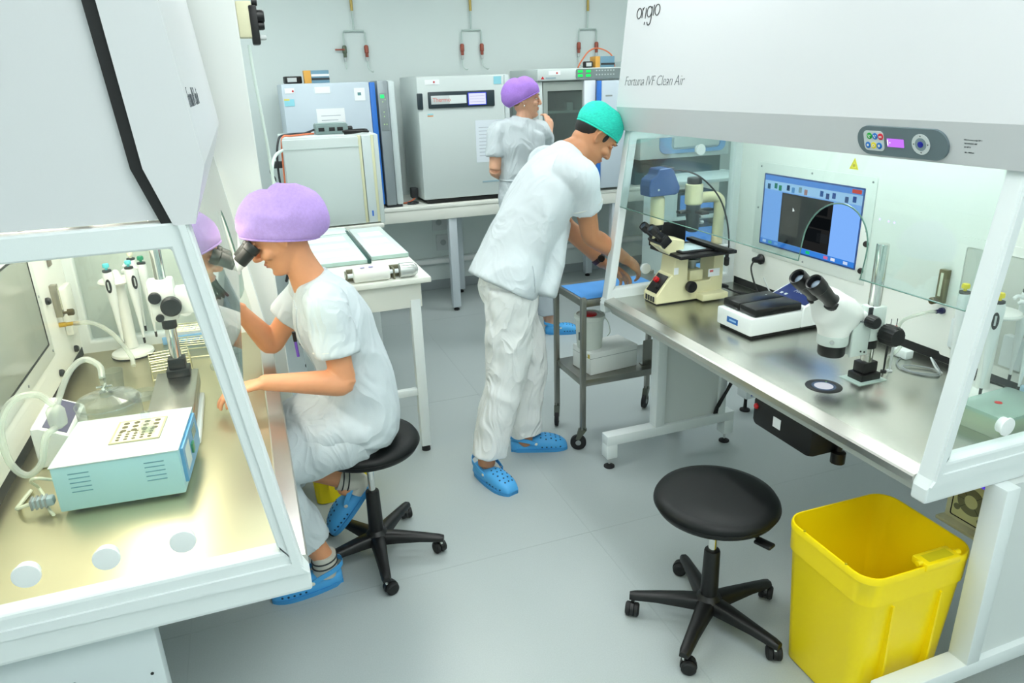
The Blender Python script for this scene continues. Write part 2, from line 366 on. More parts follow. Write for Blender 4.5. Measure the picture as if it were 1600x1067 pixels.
def cabinet_details():
    # ---- right: feet and leg panels
    for y, px_ in ((2.69, 0), (1.080, .03)):
        leg = part('leg_stand', MB().box(1.41, 2.115, y-.03, y+.03, .125, .175, .004).box(1.41, 1.465, y-.03, y+.03, .055, .13, .004).box(2.06, 2.115, y-.03, y+.03, .055, .13, .004)
             .box(1.665+px_, 1.715+px_, y-.03, y+.03, .17, .736, .004).box(2.02, 2.06, y-.03, y+.03, .17, .736, .004), W, rcab)
        part('leg_panel', MB().box(1.71+px_, 2.03, y-.012, y+.02, .175, .735), mat('leg_panel_grey', '#d4dad8', .45), leg, smooth=0)
        for x in (1.437, 2.088):
            part('levelling_foot', MB().lathe([(.026, 0), (.026, .006), (.012, .012), (.007, .016)], (x, y, 0), n=18), RUBBER, leg)
            part('threaded_rod', MB().cyl((x, y, .012), (x, y, .06), .006, n=10), CHROME, leg)
    # ---- left: leg body below the near end
    part('leg_stand', MB().box(-.62, -.32, 1.43, 1.47, .0, .736, .005).box(-.62, -.56, 1.47, 2.95, .0, .12, .005), mat('leg_panel_blue', '#d9e2e4', .4), lcab)
    for x, z in ((-.345, .56), (-.49, .585), (-.40, .40)): part('screw', MB().at(T(x, 1.43, z)).cyl((0, .001, 0), (0, -.002, 0), .0035, n=10), BLK, lcab)
    part('leg_stand', MB().box(-.62, -.32, 2.93, 2.97, 0, .736, .005), W, lcab)
    # ---- hood lettering (right and left)
    fx = lambda z: .070+(z-1.632)*(.095/.918)
    tx = mat('lettering_grey', '#4b5257', .6); tb = mat('logo_black', '#121416', .6)
    up = Vector((.095, 0, .918)).normalized()
    def hood_text(xf, sg, parent, y, z, size, txt, m, name, off=0.0, shear=0.0, sp=1.0):
        u = Vector((sg*.095, 0, .918)).normalized(); r = Vector((0, -sg, 0)); nrm = r.cross(u)
        o = Vector((xf+sg*fx(z), y, z)) + nrm*.0006
        part(name, put_text(MB(), txt, size, face_M(o, r, u), off=off, shear=shear, space=sp), m, parent, smooth=0)
    hood_text(1.455, 1, rcab, 2.80, 1.715, .054, 'Fortuna IVF Clean Air', tx, 'lettering', -.0012, .18, .92)
    hood_text(.010, -1, lcab, 1.40, 1.722, .052, 'Fortuna IVF Clean Air', tx, 'lettering', -.0012, .18, .92)
    # emblem wordmark: thin round letters drawn as strokes
    s = .060; y0, z0 = 2.74, 1.965
    u = Vector((.095, 0, .918)).normalized(); r = Vector((0, -1, 0)); M = face_M(Vector((1.455+fx(z0), y0, z0)) + r.cross(u)*.001, r, u)
    mb = MB().at(M); R_ = .0018; h = .5*s
    ring = lambda cx, cy=h*.62, rr=h*.58: mb.tube([(cx+rr*math.cos(2*PI*k/16), cy+rr*1.08*math.sin(2*PI*k/16), 0) for k in range(16)], R_, n=6, sub=2, closed=True)
    ring(.0); mb.tube([(.024, 0, 0), (.026, .036, 0)], R_, n=6); mb.tube([(.026, .026, 0), (.030, .034, 0), (.036, .037, 0)], R_, n=6, sub=4)
    mb.tube([(.050, -.004, 0), (.052, .034, 0)], R_, n=6); mb.tube([(.049, -.016, 0), (.047, -.026, 0)], R_, n=6)
    ring(.078); mb.tube([(.096, .036, 0), (.095, -.006, 0), (.087, -.026, 0), (.073, -.028, 0), (.067, -.018, 0)], R_, n=6, sub=5)
    mb.tube([(.108, .002, 0), (.110, .040, 0)], R_, n=6); ring(.136, h*.68)
    part('logo', mb, tb, rcab)
    # ---- control pod on the lower fascia of the right hood
    d = Vector((.070-.100, 0, 1.632-1.535)); uu = d.normalized(); rr = Vector((0, -1, 0)); nn = rr.cross(uu)
    yc, zc = 1.392, 1.578; fu = .100+(zc-1.535)/(1.632-1.535)*(-.030)
    def PM(dy, dz, dn): return face_M(Vector((1.455+fu, yc, zc)) + rr*dy + uu*dz + nn*dn, rr, uu)
    I = PM(0, 0, 0)
    pod = part('control_pod', MB().at(I).prism(rrect(-.135, .135, -.0375, .0375, .0374, 10), -.002, .006, 'xy'), mat('pod_grey', '#66767c', .45), rcab)
    part('key_pad', MB().at(I).prism(rrect(-.112, -.048, -.026, .026, .011, 5), .006, .0075, 'xy'), mat('keypad_grey', '#cfd6d6', .5), pod)
    for i, (a, b, c) in enumerate(((-.092, .0125, '#16a434'), (-.074, .0125, '#1f74c9'), (-.0565, .0125, '#dd1f3a'), (-.099, -.012, '#1f74c9'), (-.081, -.012, '#f1dd2a'), (-.063, -.012, '#1f74c9'))):
        k = part('key', MB().at(I @ T(a, b, .0075)).lathe([(.0085, 0), (.0085, .0012), (.0075, .0016)], n=16), mat('key_%s' % c, c, .4), pod)
        sy = MB().at(I @ T(a, b, .0094))
        if i in (0, 1): [sy.box(dx-.0012, dx+.0012, dy-.0012, dy+.0012, -.0003, .0003) for dx, dy in ((-.003, .002), (.003, .002), (0, -.003), (-.002, -.001))]
        elif i == 2: sy.box(-.004, -.0015, -.003, .002, -.0003, .0003).box(.0015, .004, -.003, .002, -.0003, .0003).box(-.002, .002, -.001, .001, -.0003, .0003)
        elif i == 4: sy.frame(circ(0, 0, .004, 12), circ(0, 0, .0026, 12), -.0003, .0003)
        else: sy.prism(circ(0, .0005, .0033, 12), -.0003, .0003)
        part('key_symbol', sy, WG, pod, smooth=0)
    part('display', MB().at(I).box(-.038, .012, -.0125, .0085, .006, .0075), emis('display_violet', lin('#c878f5'), 1.1), pod, smooth=0)
    part('display_text', MB().at(I).box(-.037, -.034, -.009, .006, .0076, .0079).box(-.030, -.0275, -.003, 0, .0076, .0079), emis('display_white', (1, 1, 1), 1.3), pod, smooth=0)
    part('dial_ring', MB().at(I).frame(circ(.062, 0, .0255, 32), circ(.062, 0, .016, 32), .006, .0075), mat('keypad_grey', '#cfd6d6', .5), pod)
    part('dial_inner', MB().at(I).lathe([(.016, .006), (.016, .0078)], (.062, 0, 0), n=28), mat('dial_grey', '#84969b', .5), pod)
    part('dial_button', MB().at(I).lathe([(.0075, .0078), (.0075, .0095), (.006, .010)], (.062, 0, 0), n=18), mat('navy', '#13209a', .4), pod)
    for a in range(4):
        c, s_ = math.cos(a*PI/2), math.sin(a*PI/2); P = lambda q, w_: (.062+q*c-w_*s_, q*s_+w_*c)
        part('dial_arrow', MB().at(I).prism([P(.0225, 0), P(.0190, .0022), P(.0190, -.0022)], .0075, .0079), DGREY, pod, smooth=0)
    
    # type plate lines beside the pod
    mb = MB().at(I)
    for k, (ln, wd) in enumerate((('VIVA Fortuna origio IVF 1', .034), ('TECHNIQUE ABP', .02), ('01 HPT.S', .012), ('SN : 100026A', .018))):
        put_text(mb, ln, .0042, T(.172, .015-.0085*k-(.004 if k == 3 else 0), .0004))
    part('type_lettering', mb, INK, rcab, smooth=0)
    # yellow warning triangle, inside back panel
    bx = 2.15
    tri = part('warning_sign', MB().prism([(2.137+.022, 1.398), (2.137-.022, 1.398), (2.137, 1.44)], bx-.0012, bx, 'yz'), mat('warning_yellow', '#e4d62a', .5), rcab, smooth=0)
    part('warning_mark', MB().frame([(2.137+.017, 1.401), (2.137-.017, 1.401), (2.137, 1.434)], [(2.137+.0145, 1.4027), (2.137-.0145, 1.4027), (2.137, 1.431)], bx-.0016, bx-.0012, 'yz').prism(circ(2.137, 1.412, .006, 12), bx-.0016, bx-.0012, 'yz'), mat('warning_ochre', '#b39f1e', .6), tri, smooth=0)
    # ---- built-in screens
    def screen(parent, bx, sg, ya, yb, z0, z1, on):
        n = -sg
        plate = part('screen_plate', MB().box(bx, bx+n*.003, ya-.055, yb+.055, z0-.055, z1+.05, .001), mat('screen_plate', '#dfe4de', .3), parent)
        for yy in (ya-.035, (ya+yb)/2, yb+.035):
            for zz in (z0-.035, (z0+z1)/2, z1+.032):
                if yy == (ya+yb)/2 and zz == (z0+z1)/2: continue
                part('screw', MB().at(T(bx+n*.003, yy, zz)).lathe([(.0045, 0), (.004, .002)], axis=(n, 0, 0), n=10), GREY, plate)
        part('screen_bezel', MB().frame(rrect(ya-.006, yb+.006, z0-.006, z1+.006, .003, 2), rrect(ya, yb, z0, z1, .001, 2), bx+n*.003, bx+n*.006, 'yz'), BLK if not on else mat('bezel_blue', '#2a4a86', .4), plate, smooth=0)
        sc = part('display', MB().box(bx+n*.003, bx+n*.0045, ya, yb, z0, z1), (emis('screen_blue', lin('#7fb2fa'), 1.0) if on else mat('screen_off', '#8f9389', .12, spec=.6)), plate, smooth=0)
        if not on: return
        q = bx+n*.0047; e = .0004
        Y = lambda a: yb-a*(yb-ya); Z = lambda b: z1-b*(z1-z0)
        def pan(a0, a1, b0, b1, nm, col, s, k=0): part(nm, MB().box(q+n*k*.0006, q+n*(k*.0006+e), Y(a0), Y(a1), Z(b0), Z(b1)), emis('scr_%s' % col, lin(col), s), sc, smooth=0)
        pan(0, 1, 0, .075, 'title_bar', '#5e9bf0', .9); pan(.90, .985, .01, .06, 'close_button', '#e2574c', .9, 1)
        pan(0, 1, .075, .20, 'tool_bar', '#a9d3fb', 1.0)
        for i, (a, c) in enumerate(((.05, '#1c5d84'), (.13, '#1c8b78'), (.18, '#2a9a70'), (.27, '#1b3f6b'), (.325, '#5aa0e0'), (.40, '#89aebb'), (.46, '#b88d8d'), (.62, '#1f5fae'), (.68, '#1a468e'), (.74, '#2d5bab'), (.86, '#2e5a94'), (.93, '#2d5bab'))):
            z = .10 if i % 2 else .12
            pan(a-.016, a+.016, z, z+.075, 'tool_icon', c, .8, 1)
        pan(.21, .745, .215, .925, 'video_image', '#2e2f2f', .55, 1)
        blob = MB()
        for (a, b, ra, rb) in ((.36, .40, .10, .16),): pass
        pan(.225, .42, .24, .80, 'video_pale_area', '#55524c', .6, 2)
        for (a0, a1, b0, b1, c) in ((.50, .70, .30, .42, '#161a1d'), (.54, .74, .45, .60, '#14181b'), (.50, .66, .62, .80, '#1a1f22'), (.62, .73, .66, .78, '#33383b')): pan(a0, a1, b0, b1, 'video_dark_area', c, .5, 3)
        pan(0, 1, .93, 1, 'task_bar', '#3e8bea', .85)
        for a, c in ((.05, '#b9d8ff'), (.12, '#52b3a0'), (.19, '#7bb2f5'), (.545, '#23c97b'), (.73, '#d86fa0'), (.80, '#e6efff'), (.92, '#cfe2ff')): pan(a-.02, a+.02, .945, .985, 'task_icon', c, .9, 1)
        cur = MB().prism([(Y(.345), Z(.40)), (Y(.345), Z(.45)), (Y(.365), Z(.438))], q, q+n*.0030, 'yz'); part('cursor', cur, emis('cursor_white', (1, 1, 1), 1.2), sc, smooth=0)
    screen(rcab, 2.15, 1, 2.07, 2.62, 1.032, 1.33, True)
    screen(lcab, -.685, -1, 2.02, 2.60, .985, 1.29, False)
    # little status lamps
    for y in (1.985, 1.945, 1.92): part('status_lamp', MB().at(T(bx, y, 1.235-(2.0-y)*.03)).lathe([(.004, 0), (.003, -.002)], axis=(1, 0, 0), n=8), emis('violet_led', (.6, .45, 1), 2.5), rcab)
    # black stops on the back panel
    for y, z in ((2.027, 1.135), (2.035, 1.03), (1.40, 1.27)): part('stop_knob', MB().at(T(bx, y, z)).lathe([(.011, 0), (.012, -.006), (.009, -.012)], axis=(1, 0, 0), n=14), mat('knob_brown', '#2b2422', .5), rcab)
    # socket hatch with recessed opening on the right back panel
    fr = part('hatch_frame', MB().frame(rrect(1.28, 1.655, .825, 1.235, .01, 3), rrect(1.31, 1.625, .855, 1.205, .008, 3), bx-.005, bx, 'yz'), INNER, rcab)
    part('hatch_back', MB().box(bx-.001, bx, 1.31, 1.625, .855, 1.205), mat('hatch_grey', '#c3c8c0', .4), fr, smooth=0)
    for y in (1.58, 1.40): part('socket_block', MB().box(bx-.028, bx, y-.035, y+.035, .87, .97, .004), W, fr)
    # ---- flow meter with spigot
    def flow_meter(parent, bx, sg, y, z, tint):
        n = -sg; b = MB().box(bx, bx+n*.022, y-.014, y+.014, z, z+.115, .002)
        f = part('flow_meter', b, mat('meter_body_%d' % sg, tint, .3, .6), parent)
        part('scale_window', MB().box(bx+n*.022, bx+n*.0235, y-.005, y+.005, z+.025, z+.105), mat('scale_glass', '#dfe0c8', .2), f, smooth=0)
        part('valve_knob', MB().at(T(bx+n*.022, y, z+.012)).lathe([(.005, 0), (.005, .012), (.012, .013), (.012, .03), (.009, .033)], axis=(n, 0, 0), n=16), mat('knob_bronze', '#5c5134', .35, .7), f)
        return f
    flow_meter(rcab, bx, 1, 1.68, 1.002, '#8c8366')
    sp = part('gas_spigot', MB().at(T(bx, 1.672, .975)).lathe([(.011, 0), (.011, .01), (.007, .012), (.007, .03)], axis=(-1, 0, 0), n=14), mat('navy_plug', '#1c1d4a', .4), rcab)
    part('gas_hose', MB().tube([(bx-.02, 1.672, .975), (bx-.06, 1.685, .972), (bx-.10, 1.73, .94), (bx-.09, 1.76, .89), (bx-.07, 1.775, .85), (bx-.10, 1.755, .812), (bx-.14, 1.73, .815), (bx-.145, 1.71, .83), (bx-.11, 1.72, .845)], .006, n=10), TUBEP, sp)
    flow_meter(lcab, -.685, -1, 2.80, 1.02, '#9b9788')
    sp = part('gas_spigot', MB().at(T(-.685, 2.80, .99)).lathe([(.009, 0), (.009, .02), (.007, .022), (.007, .06)], axis=(1, 0, 0), n=14), mat('brass_y', '#c9a53c', .35, .8), lcab)
    part('gas_hose', MB().tube([(-.64, 2.80, .99), (-.58, 2.79, .985), (-.52, 2.75, .95), (-.47, 2.70, .88), (-.46, 2.66, .85)], .008, n=10), TUBEP, sp)
    for y, z in ((2.90, .985), (2.715, 1.10), (2.66, .86), (2.92, .86), (2.62, 1.35)): part('stop_knob', MB().at(T(-.685, y, z)).lathe([(.012, 0), (.013, .008), (.009, .014)], axis=(1, 0, 0), n=14), BLK, lcab)
    part('socket_block', MB().box(-.685, -.66, 2.86, 2.98, .93, 1.10, .006), INNER, lcab)
    # ---- keypad unit by the near right leg
    k = part('keypad_unit', MB().box(1.875, 1.905, 1.125, 1.33, .455, .735, .003), CREAM, rcab)
    kp = part('keypad_face', MB().prism(rrect(1.195, 1.312, .468, .70, .006, 3), 1.872, 1.875, 'yz'), BLK, k)
    part('keypad_plate', MB().prism(rrect(1.200, 1.307, .473, .695, .005, 3), 1.8705, 1.872, 'yz'), mat('keypad_yellow', '#d9d8a2', .4), k)
    part('keypad_display', MB().box(1.8695, 1.8705, 1.205, 1.255, .60, .632), emis('keypad_violet', lin('#5a41e0'), .9), k, smooth=0)
    part('keypad_ring', MB().frame(circ(1.253, .540, .043, 32), circ(1.253, .540, .021, 32), 1.8695, 1.8705, 'yz'), mat('ring_olive', '#7d7d62', .5), k)
    for a in (45, 135, 225, 315, 0):
        c, s_ = math.cos(math.radians(a)), math.sin(math.radians(a))
        part('ring_gap', MB().at(T(1.8694, 1.253, .540) @ RX(a)).box(-.0003, 0.0003, .021, .043, -.0005, .0005), BLK, k, smooth=0)
    for yy, zz in ((1.292, .505), (1.215, .493)): part('keypad_button', MB().at(T(1.8705, yy, zz)).lathe([(.010, 0), (.010, -.0015)], axis=(1, 0, 0), n=16), mat('ring_olive', '#7d7d62', .5), k)
    part('keypad_tray', MB().box(1.845, 1.905, 1.125, 1.335, .445, .456, .002), CREAM, k)
    # ---- black supply box under the bench
    p = part('supply_box', MB().box(1.50, 1.66, 1.52, 1.80, .625, .735, .02), BLKM, rcab)
    part('rocker_switch', MB().at(T(1.50, 1.775, .70)).lathe([(.010, 0.002), (.010, -.004), (.007, -.007)], axis=(1, 0, 0), n=14), RED, p)
    part('sticker', MB().box(1.4985, 1.50, 1.655, 1.69, .665, .70), PAPER, p, smooth=0)
    part('clamp_knob', MB().lathe([(.012, .60), (.022, .605), (.022, .64), (.010, .645), (.010, .74)], (1.60, 1.505, 0), n=14), BLK, rcab)
    # cables hanging between the leg panel and the foot
    for i in range(4):
        x = 2.04+.006*i
        part('cable', MB().tube([(x, 2.60, .74), (x+.02+.01*i, 2.60, .55-.03*i), (x+.01, 2.625, .36), (x-.03, 2.66, .23), (x-.04, 2.67, .178)], .004, n=8), BLK, rcab)
cabinet_details()
# ================================================================ back of the room
PALEB = mat('pale_blue_enamel', '#c3d0da', .4); WINC = mat('incubator_white', '#cdd7d5', .38, bump=.03, bscale=300); TBL = mat('bench_white', '#e6e8df', .4); CRM = mat('seam_cream', '#dcdcb8', .5)
SILV = mat('silver_paint', '#9aa4a8', .4, .4)
def legs(parent, pts, s, z1, m, foot=True):
    for x, y in pts:
        l = bx(parent, 'leg', x-s, x+s, y-s, y+s, .03, z1, m, .004)
        if foot: part('foot', MB().lathe([(.022, 0), (.022, .014), (.010, .02), (.008, .05)], (x, y, 0), n=14), RUBBER, l)
def back_area():
    # ---- long bench along the back wall
    t = thing('wall_bench', 'long white bench along the back wall carrying the incubators', 'bench')
    bx(t, 'bench_top', .28, 4.2, 5.38, 6.05, .845, .872, TBL, .004); bx(t, 'apron', .30, 4.18, 5.385, 5.41, .758, .845, TBL, .003); bx(t, 'apron', .30, 4.18, 6.0, 6.03, .758, .845, TBL, .003)
    lm = mat('leg_silver', '#cdd6dc', .35, .2)
    legs(t, [(.35, 5.43), (1.474, 5.43), (2.9, 5.43), (4.1, 5.43), (.35, 5.93), (1.66, 5.93), (2.9, 5.93), (4.1, 5.93)], .032, .80, lm)
    # ---- service table with plates and paper roll
    t = thing('service_table', 'white service table beyond the seated woman, with a slatted glass top', 'table')
    bx(t, 'table_top', .17, .742, 3.15, 4.50, .885, .91, TBL, .004); bx(t, 'apron', .19, .70, 3.19, 3.215, .762, .885, TBL, .003); bx(t, 'apron', .19, .70, 4.44, 4.465, .762, .885, TBL, .003)
    bx(t, 'side_rail', .675, .70, 3.215, 4.44, .80, .885, TBL, .003); bx(t, 'side_rail', .19, .215, 3.215, 4.44, .80, .885, TBL, .003)
    legs(t, [(.668, 3.21), (.668, 4.44), (.22, 3.21), (.22, 4.44)], .024, .80, W)
    bx(t, 'stretcher', .24, .65, 3.195, 3.225, .31, .345, W, .003); bx(t, 'stretcher', .24, .65, 4.425, 4.455, .31, .345, W, .003)
    PL = mat('frosted_glass', '#e2efec', .25); EDG = mat('glass_edge_green', '#a5cfc4', .3)
    for i, (x0, x1, y0, y1, lb) in enumerate(((.545, .735, 3.60, 4.40, 'right-hand'), (.22, .515, 3.55, 4.27, 'left-hand'), (.20, .53, 4.29, 4.47, 'rear'))):
        p = thing('glass_plate', 'pale frosted glass plate on the service table, the %s one' % lb, 'plate', (0, 0, .911), group='glass plates on the service table')
        bx(p, 'sheet', x0, x1, y0, y1, 0, .022, PL, .003); bx(p, 'edge', x0, x1, y0-.003, y0, .002, .020, mat('plate_edge', '#b4cec4', .4), 0)
        bx(p, 'edge', x1, x1+.002, y0, y1, .002, .02, EDG, 0)
        for k in range(3 if i < 2 else 0):
            yy = y0+.12+.2*k; bx(p, 'printed_sheet', x0+.03, x1-.03, yy, yy+.13, .022, .0226, mat('print_green', '#e6f1e8', .6), 0)
    bx(thing('gap_strip', 'thin dark green strip drawn for the shaded gap between the glass plates on the service table', 'rail', (0, 0, 0)), 'bar', .518, .535, 3.54, 4.36, .911, .934, mat('dark_green', '#1d4a44', .3), .003)  # dark bar put in for the shade in the gap between plates
    r = thing('paper_roll', 'white paper roll lying along the near edge of the service table', 'paper roll', (0, 0, 0))
    part('roll', MB().at(T(0, 3.195, .9455)).lathe([(.012, .395), (.031, .396), (.0345, .402), (.0345, .552), (.031, .557), (.012, .558)], axis=(1, 0, 0), n=32), mat('paper_roll', '#f0f1ea', .7), r)
    part('spindle', MB().cyl((.36, 3.195, .9455), (.395, 3.195, .9455), .010).cyl((.558, 3.195, .9455), (.60, 3.195, .9455), .010), W, r)
    for k in (.437, .475): bx(r, 'print_mark', k-.010, k+.010, 3.178, 3.192, .9795, .9805, mat('print_violet', '#9a93c4', .7), 0)
    h = thing('roll_holder', 'silver rounded holder beside the paper roll on the service table', 'holder', (0, 0, .911))
    bx(h, 'back_plate', .37, .66, 3.232, 3.242, 0, .055, mat('holder_steel', '#8f8c76', .35, .8), .002)
    part('dome', MB().at(T(0, 3.195, .034)).lathe([(.028, .605), (.034, .607), (.034, .655), (.031, .672), (.022, .686), (.008, .692)], axis=(1, 0, 0), n=28), mat('dome_silver', '#c9cdc9', .25, .5), h)
    for xx in (.578, .365): bx(h, 'bracket', xx-.004, xx+.004, 3.18, 3.235, 0, .05, mat('holder_steel', '#8f8c76', .35, .8), .002)
    # ---- low stand behind, carrying the white incubator
    t = thing('equipment_stand', 'low white stand under the plain white incubator', 'stand')
    bx(t, 'stand_top', .17, .80, 4.60, 5.18, .885, .91, TBL, .004); legs(t, [(.22, 4.65), (.75, 5.12), (.22, 5.12)], .02, .885, W)
    legs(t, [(.40, 4.65)], .02, .885, W)
    # ---- plain white incubator
    t = thing('incubator', 'plain white incubator with cream door seams, left of the back bench', 'incubator', (0, 0, .91))
    bx(t, 'body', .245, .815, 4.66, 5.16, 0, .555, WINC, .008); bx(t, 'door', .24, .69, 4.62, 4.655, .01, .545, WINC, .006)
    bx(t, 'hinge_strip', .712, .768, 4.63, 4.66, .01, .55, mat('strip_pale', '#cfdada', .4), .004); bx(t, 'side_strip', .786, .815, 4.635, 4.66, .0, .552, WINC, .004)
    for x in (.70, .777): bx(t, 'seam', x-.009, x+.009, 4.634, 4.66, .01, .55, CRM, .002)
    bx(t, 'top_band', .245, .70, 4.617, 4.62, .487, .490, mat('band_grey', '#c2d0cc', .5), 0); bx(t, 'latch', .262, .29, 4.612, 4.62, .19, .225, mat('latch_grey', '#b3bfb6', .5), .002)
    bx(t, 'blue_mark', .735, .745, 4.627, 4.631, .05, .085, BLUE, 0)
    # things on it
    z = 1.4655
    t = thing('network_box', 'grey network box with black ports on the plain white incubator', 'network box', (.56, 4.86, z))
    bx(t, 'case', -.10, .10, -.07, .07, 0, .06, mat('box_greygreen', '#7c918f', .5), .006); bx(t, 'lid', -.095, .095, -.06, .065, .06, .066, mat('box_lid', '#8fa4a2', .5), .004)
    for k in (-.065, 0.0, .05): bx(t, 'port', k-.018, k+.018, -.073, -.069, .02, .042, BLK, .001)
    part('plug', MB().at(T(.10, -.02, .03)).lathe([(.014, 0), (.014, .03), (.008, .035)], axis=(1, 0, 0), n=12), BLK, t)
    part('cable', MB().tube([(-.10, 0, .03), (-.16, .0, .012), (-.24, -.06, .006), (-.30, -.08, .006)], .006, n=8), DGREY, t)
    tag(part('coiled_cable', MB().tube([(.62, 4.70, z+.006), (.70, 4.68, z+.012), (.76, 4.70, z+.02), (.74, 4.74, z+.022), (.65, 4.73, z+.02), (.62, 4.70, z+.018), (.72, 4.67, z+.016), (.77, 4.69, z+.012)], .007, n=8), BLK), 'black coiled cable lying before the grey network box', 'cable')
    tag(part('orange_cable', MB().tube([(.45, 4.84, z+.007), (.38, 4.80, z+.007), (.30, 4.72, z+.007), (.255, 4.69, z+.007), (.238, 4.67, z-.05), (.225, 4.64, z-.3)], .0055, n=8), mat('orange_cable', '#e07a52', .5)), 'orange cable running left from the grey network box', 'cable')
    tag(part('grey_cable', MB().tube([(.44, 4.90, z+.007), (.34, 4.90, z+.007), (.26, 4.78, z+.009), (.228, 4.72, z-.01), (.205, 4.68, z-.10), (.20, 4.66, z-.25), (.22, 4.64, z-.40)], .007, n=8), DGREY), 'dark cable dropping down the left side of the plain white incubator', 'cable')
    tag(part('white_hose', MB().tube([(.235, 4.60, 1.40), (.19, 4.52, 1.38), (.16, 4.42, 1.33), (.155, 4.40, 1.25), (.19, 4.42, 1.17), (.235, 4.55, 1.12)], .009, n=10), mat('hose_white', '#d5e4dc', .4)), 'white looped hose left of the plain white incubator', 'hose')
    for i, (x, c, nm, lb) in enumerate(((.215, '#3a3f42', 'upper_plug', 'dark plug with leads on the left side of the plain white incubator'), (.222, '#c8573a', 'lower_plug', 'red connector low on the left side of the plain white incubator'))):
        t = thing('cable_plug', lb, 'plug', (x-.03, 4.70, 1.31-.17*i)); part('plug_body', MB().box(-.02, .05, -.02, .02, -.02, .02, .006), mat('plug_%s' % c, c, .5), t)
        part('lead', MB().tube([(-.015, 0, 0), (-.03, -.02, -.04), (-.01, -.03, -.08), (-.02, -.02, -.12)], .006, n=8), mat('plug_%s' % c, c, .5), t)
    # ---- pale blue incubator with open grey door
    t = thing('incubator', 'pale blue incubator with papers taped on and a dark blue edge', 'incubator', (0, 0, .873))
    bx(t, 'body', .33, .915, 5.46, 6.0, .03, .90, PALEB, .008); bx(t, 'door', .325, .925, 5.42, 5.455, .035, .898, PALEB, .008)
    bx(t, 'blue_edge', .926, .966, 5.42, 5.47, .03, .895, mat('deep_blue', '#2a72cc', .4), .006); bx(t, 'plinth', .35, .90, 5.5, 5.95, 0, .03, BLK, .002)
    for nm, x0, x1, z0, z1 in (('paper_note', .545, .65, .832, .875), ('paper_note', .815, .89, .775, .86), ('paper_sheet', .54, .735, .52, .73), ('sticker', .345, .41, .838, .872)):
        pp = bx(t, nm, x0, x1, 5.4175, 5.42, z0, z1, PAPER, 0)
        if nm == 'paper_sheet':
            for k in range(5): bx(t, 'print_line', x0+.03, x1-.03-.02*(k % 2), 5.4168, 5.4175, z1-.05-.03*k, z1-.046-.03*k, mat('print_grey', '#a9b2bb', .8), 0)
    part('red_dot', MB().at(T(.398, 5.417, .852)).cyl((0, 0, 0), (0, -.001, 0), .007, n=12), RED, t); bx(t, 'colour_label', .333, .40, 5.4175, 5.42, .755, .80, mat('label_cyan', '#8fd0de', .6), 0); bx(t, 'colour_label', .333, .37, 5.4172, 5.42, .792, .803, mat('label_yellow', '#e3d66a', .6), 0)
    bx(t, 'dark_patch', .838, .862, 5.4170, 5.4175, .81, .83, mat('patch_teal', '#5d8a90', .7), 0)
    t = thing('incubator_door', 'tall grey control door with green display beside the pale blue incubator', 'door panel', (0, 0, .873))
    bx(t, 'panel', .980, 1.055, 5.42, 5.72, 0.02, .905, SILV, .008); bx(t, 'side', 1.056, 1.112, 5.43, 5.72, .015, .905, mat('side_pale', '#ccd8d8', .35), .02); bx(t, 'base', .985, 1.10, 5.44, 5.70, 0, .02, DGREY, 0)
    cp = bx(t, 'control_strip', .990, 1.042, 5.4165, 5.42, .56, .82, mat('strip_grey', '#8a9596', .4), .001)
    bx(t, 'green_display', .996, 1.025, 5.4145, 5.4165, .785, .81, emis('green_led', (.05, .9, .25), 1.3), 0)
    for k, (x, z) in enumerate(((1.03, .775), (1.012, .76), (1.015, .66), (1.01, .605), (1.028, .605), (1.015, .69))): part('indicator', MB().at(T(x, 5.4165, z)).cyl((0, .001, 0), (0, -.0015, 0), .0045, n=10), emis('led_pale', (.6, .9, .5), .8), t)
    # small things on top of the pale blue incubator
    z = 1.7735
    t = thing('handheld_meter', 'small black meter on the pale blue incubator', 'meter', (.42, 5.60, z), 12); bx(t, 'case', -.06, .06, -.03, .03, 0, .05, BLK, .008); bx(t, 'screen', -.045, .02, -.032, -.029, .012, .04, LGREY, .001)
    t = thing('carton', 'small orange and blue carton on the pale blue incubator', 'carton', (.585, 5.60, z)); bx(t, 'carton_body', -.085, .085, -.05, .05, 0, .085, mat('carton_blue', '#6d94a8', .6), .002)
    bx(t, 'orange_end', -.086, -.04, -.0515, .0515, .001, .0855, mat('carton_orange', '#dfa54a', .6), .001); bx(t, 'dark_band', -.038, .086, -.052, -.049, .02, .035, DGREY, 0); bx(t, 'pale_band', -.038, .086, -.052, -.049, .045, .06, PAPER, 0)
    # ---- middle incubator
    t = thing('incubator', 'big white incubator with dark display bar at the middle of the back bench', 'incubator', (0, 0, .873))
    bx(t, 'body', 1.272, 1.985, 5.47, 6.02, .03, .925, WINC, .01); bx(t, 'door', 1.268, 1.945, 5.42, 5.468, .035, .922, WINC, .012)
    bx(t, 'hinge_side', 1.948, 1.987, 5.43, 5.468, .03, .92, mat('strip_pale', '#cfdada', .4), .006); bx(t, 'plinth', 1.30, 1.95, 5.45, 6.0, 0, .03, BLK, .002)
    db = bx(t, 'display_bar', 1.345, 1.86, 5.405, 5.42, .70, .815, mat('bar_dark', '#27363c', .35), .006); bx(t, 'door_grip', 1.262, 1.305, 5.405, 5.42, .695, .808, mat('bar_dark', '#27363c', .35), .006)
    nb = bx(t, 'name_strip', 1.365, 1.635, 5.402, 5.405, .728, .788, mat('name_grey', '#c9d1d1', .5), .001); bx(t, 'pale_strip', 1.505, 1.635, 5.4012, 5.402, .73, .786, mat('name_pale', '#dfe8e6', .5), 0)
    part('name_lettering', put_text(MB(), 'Thermo', .042, face_M((1.375, 5.4008, .745), (1, 0, 0), (0, 0, 1)), thick=.0008), mat('name_red', '#d98076', .6), t, smooth=0)
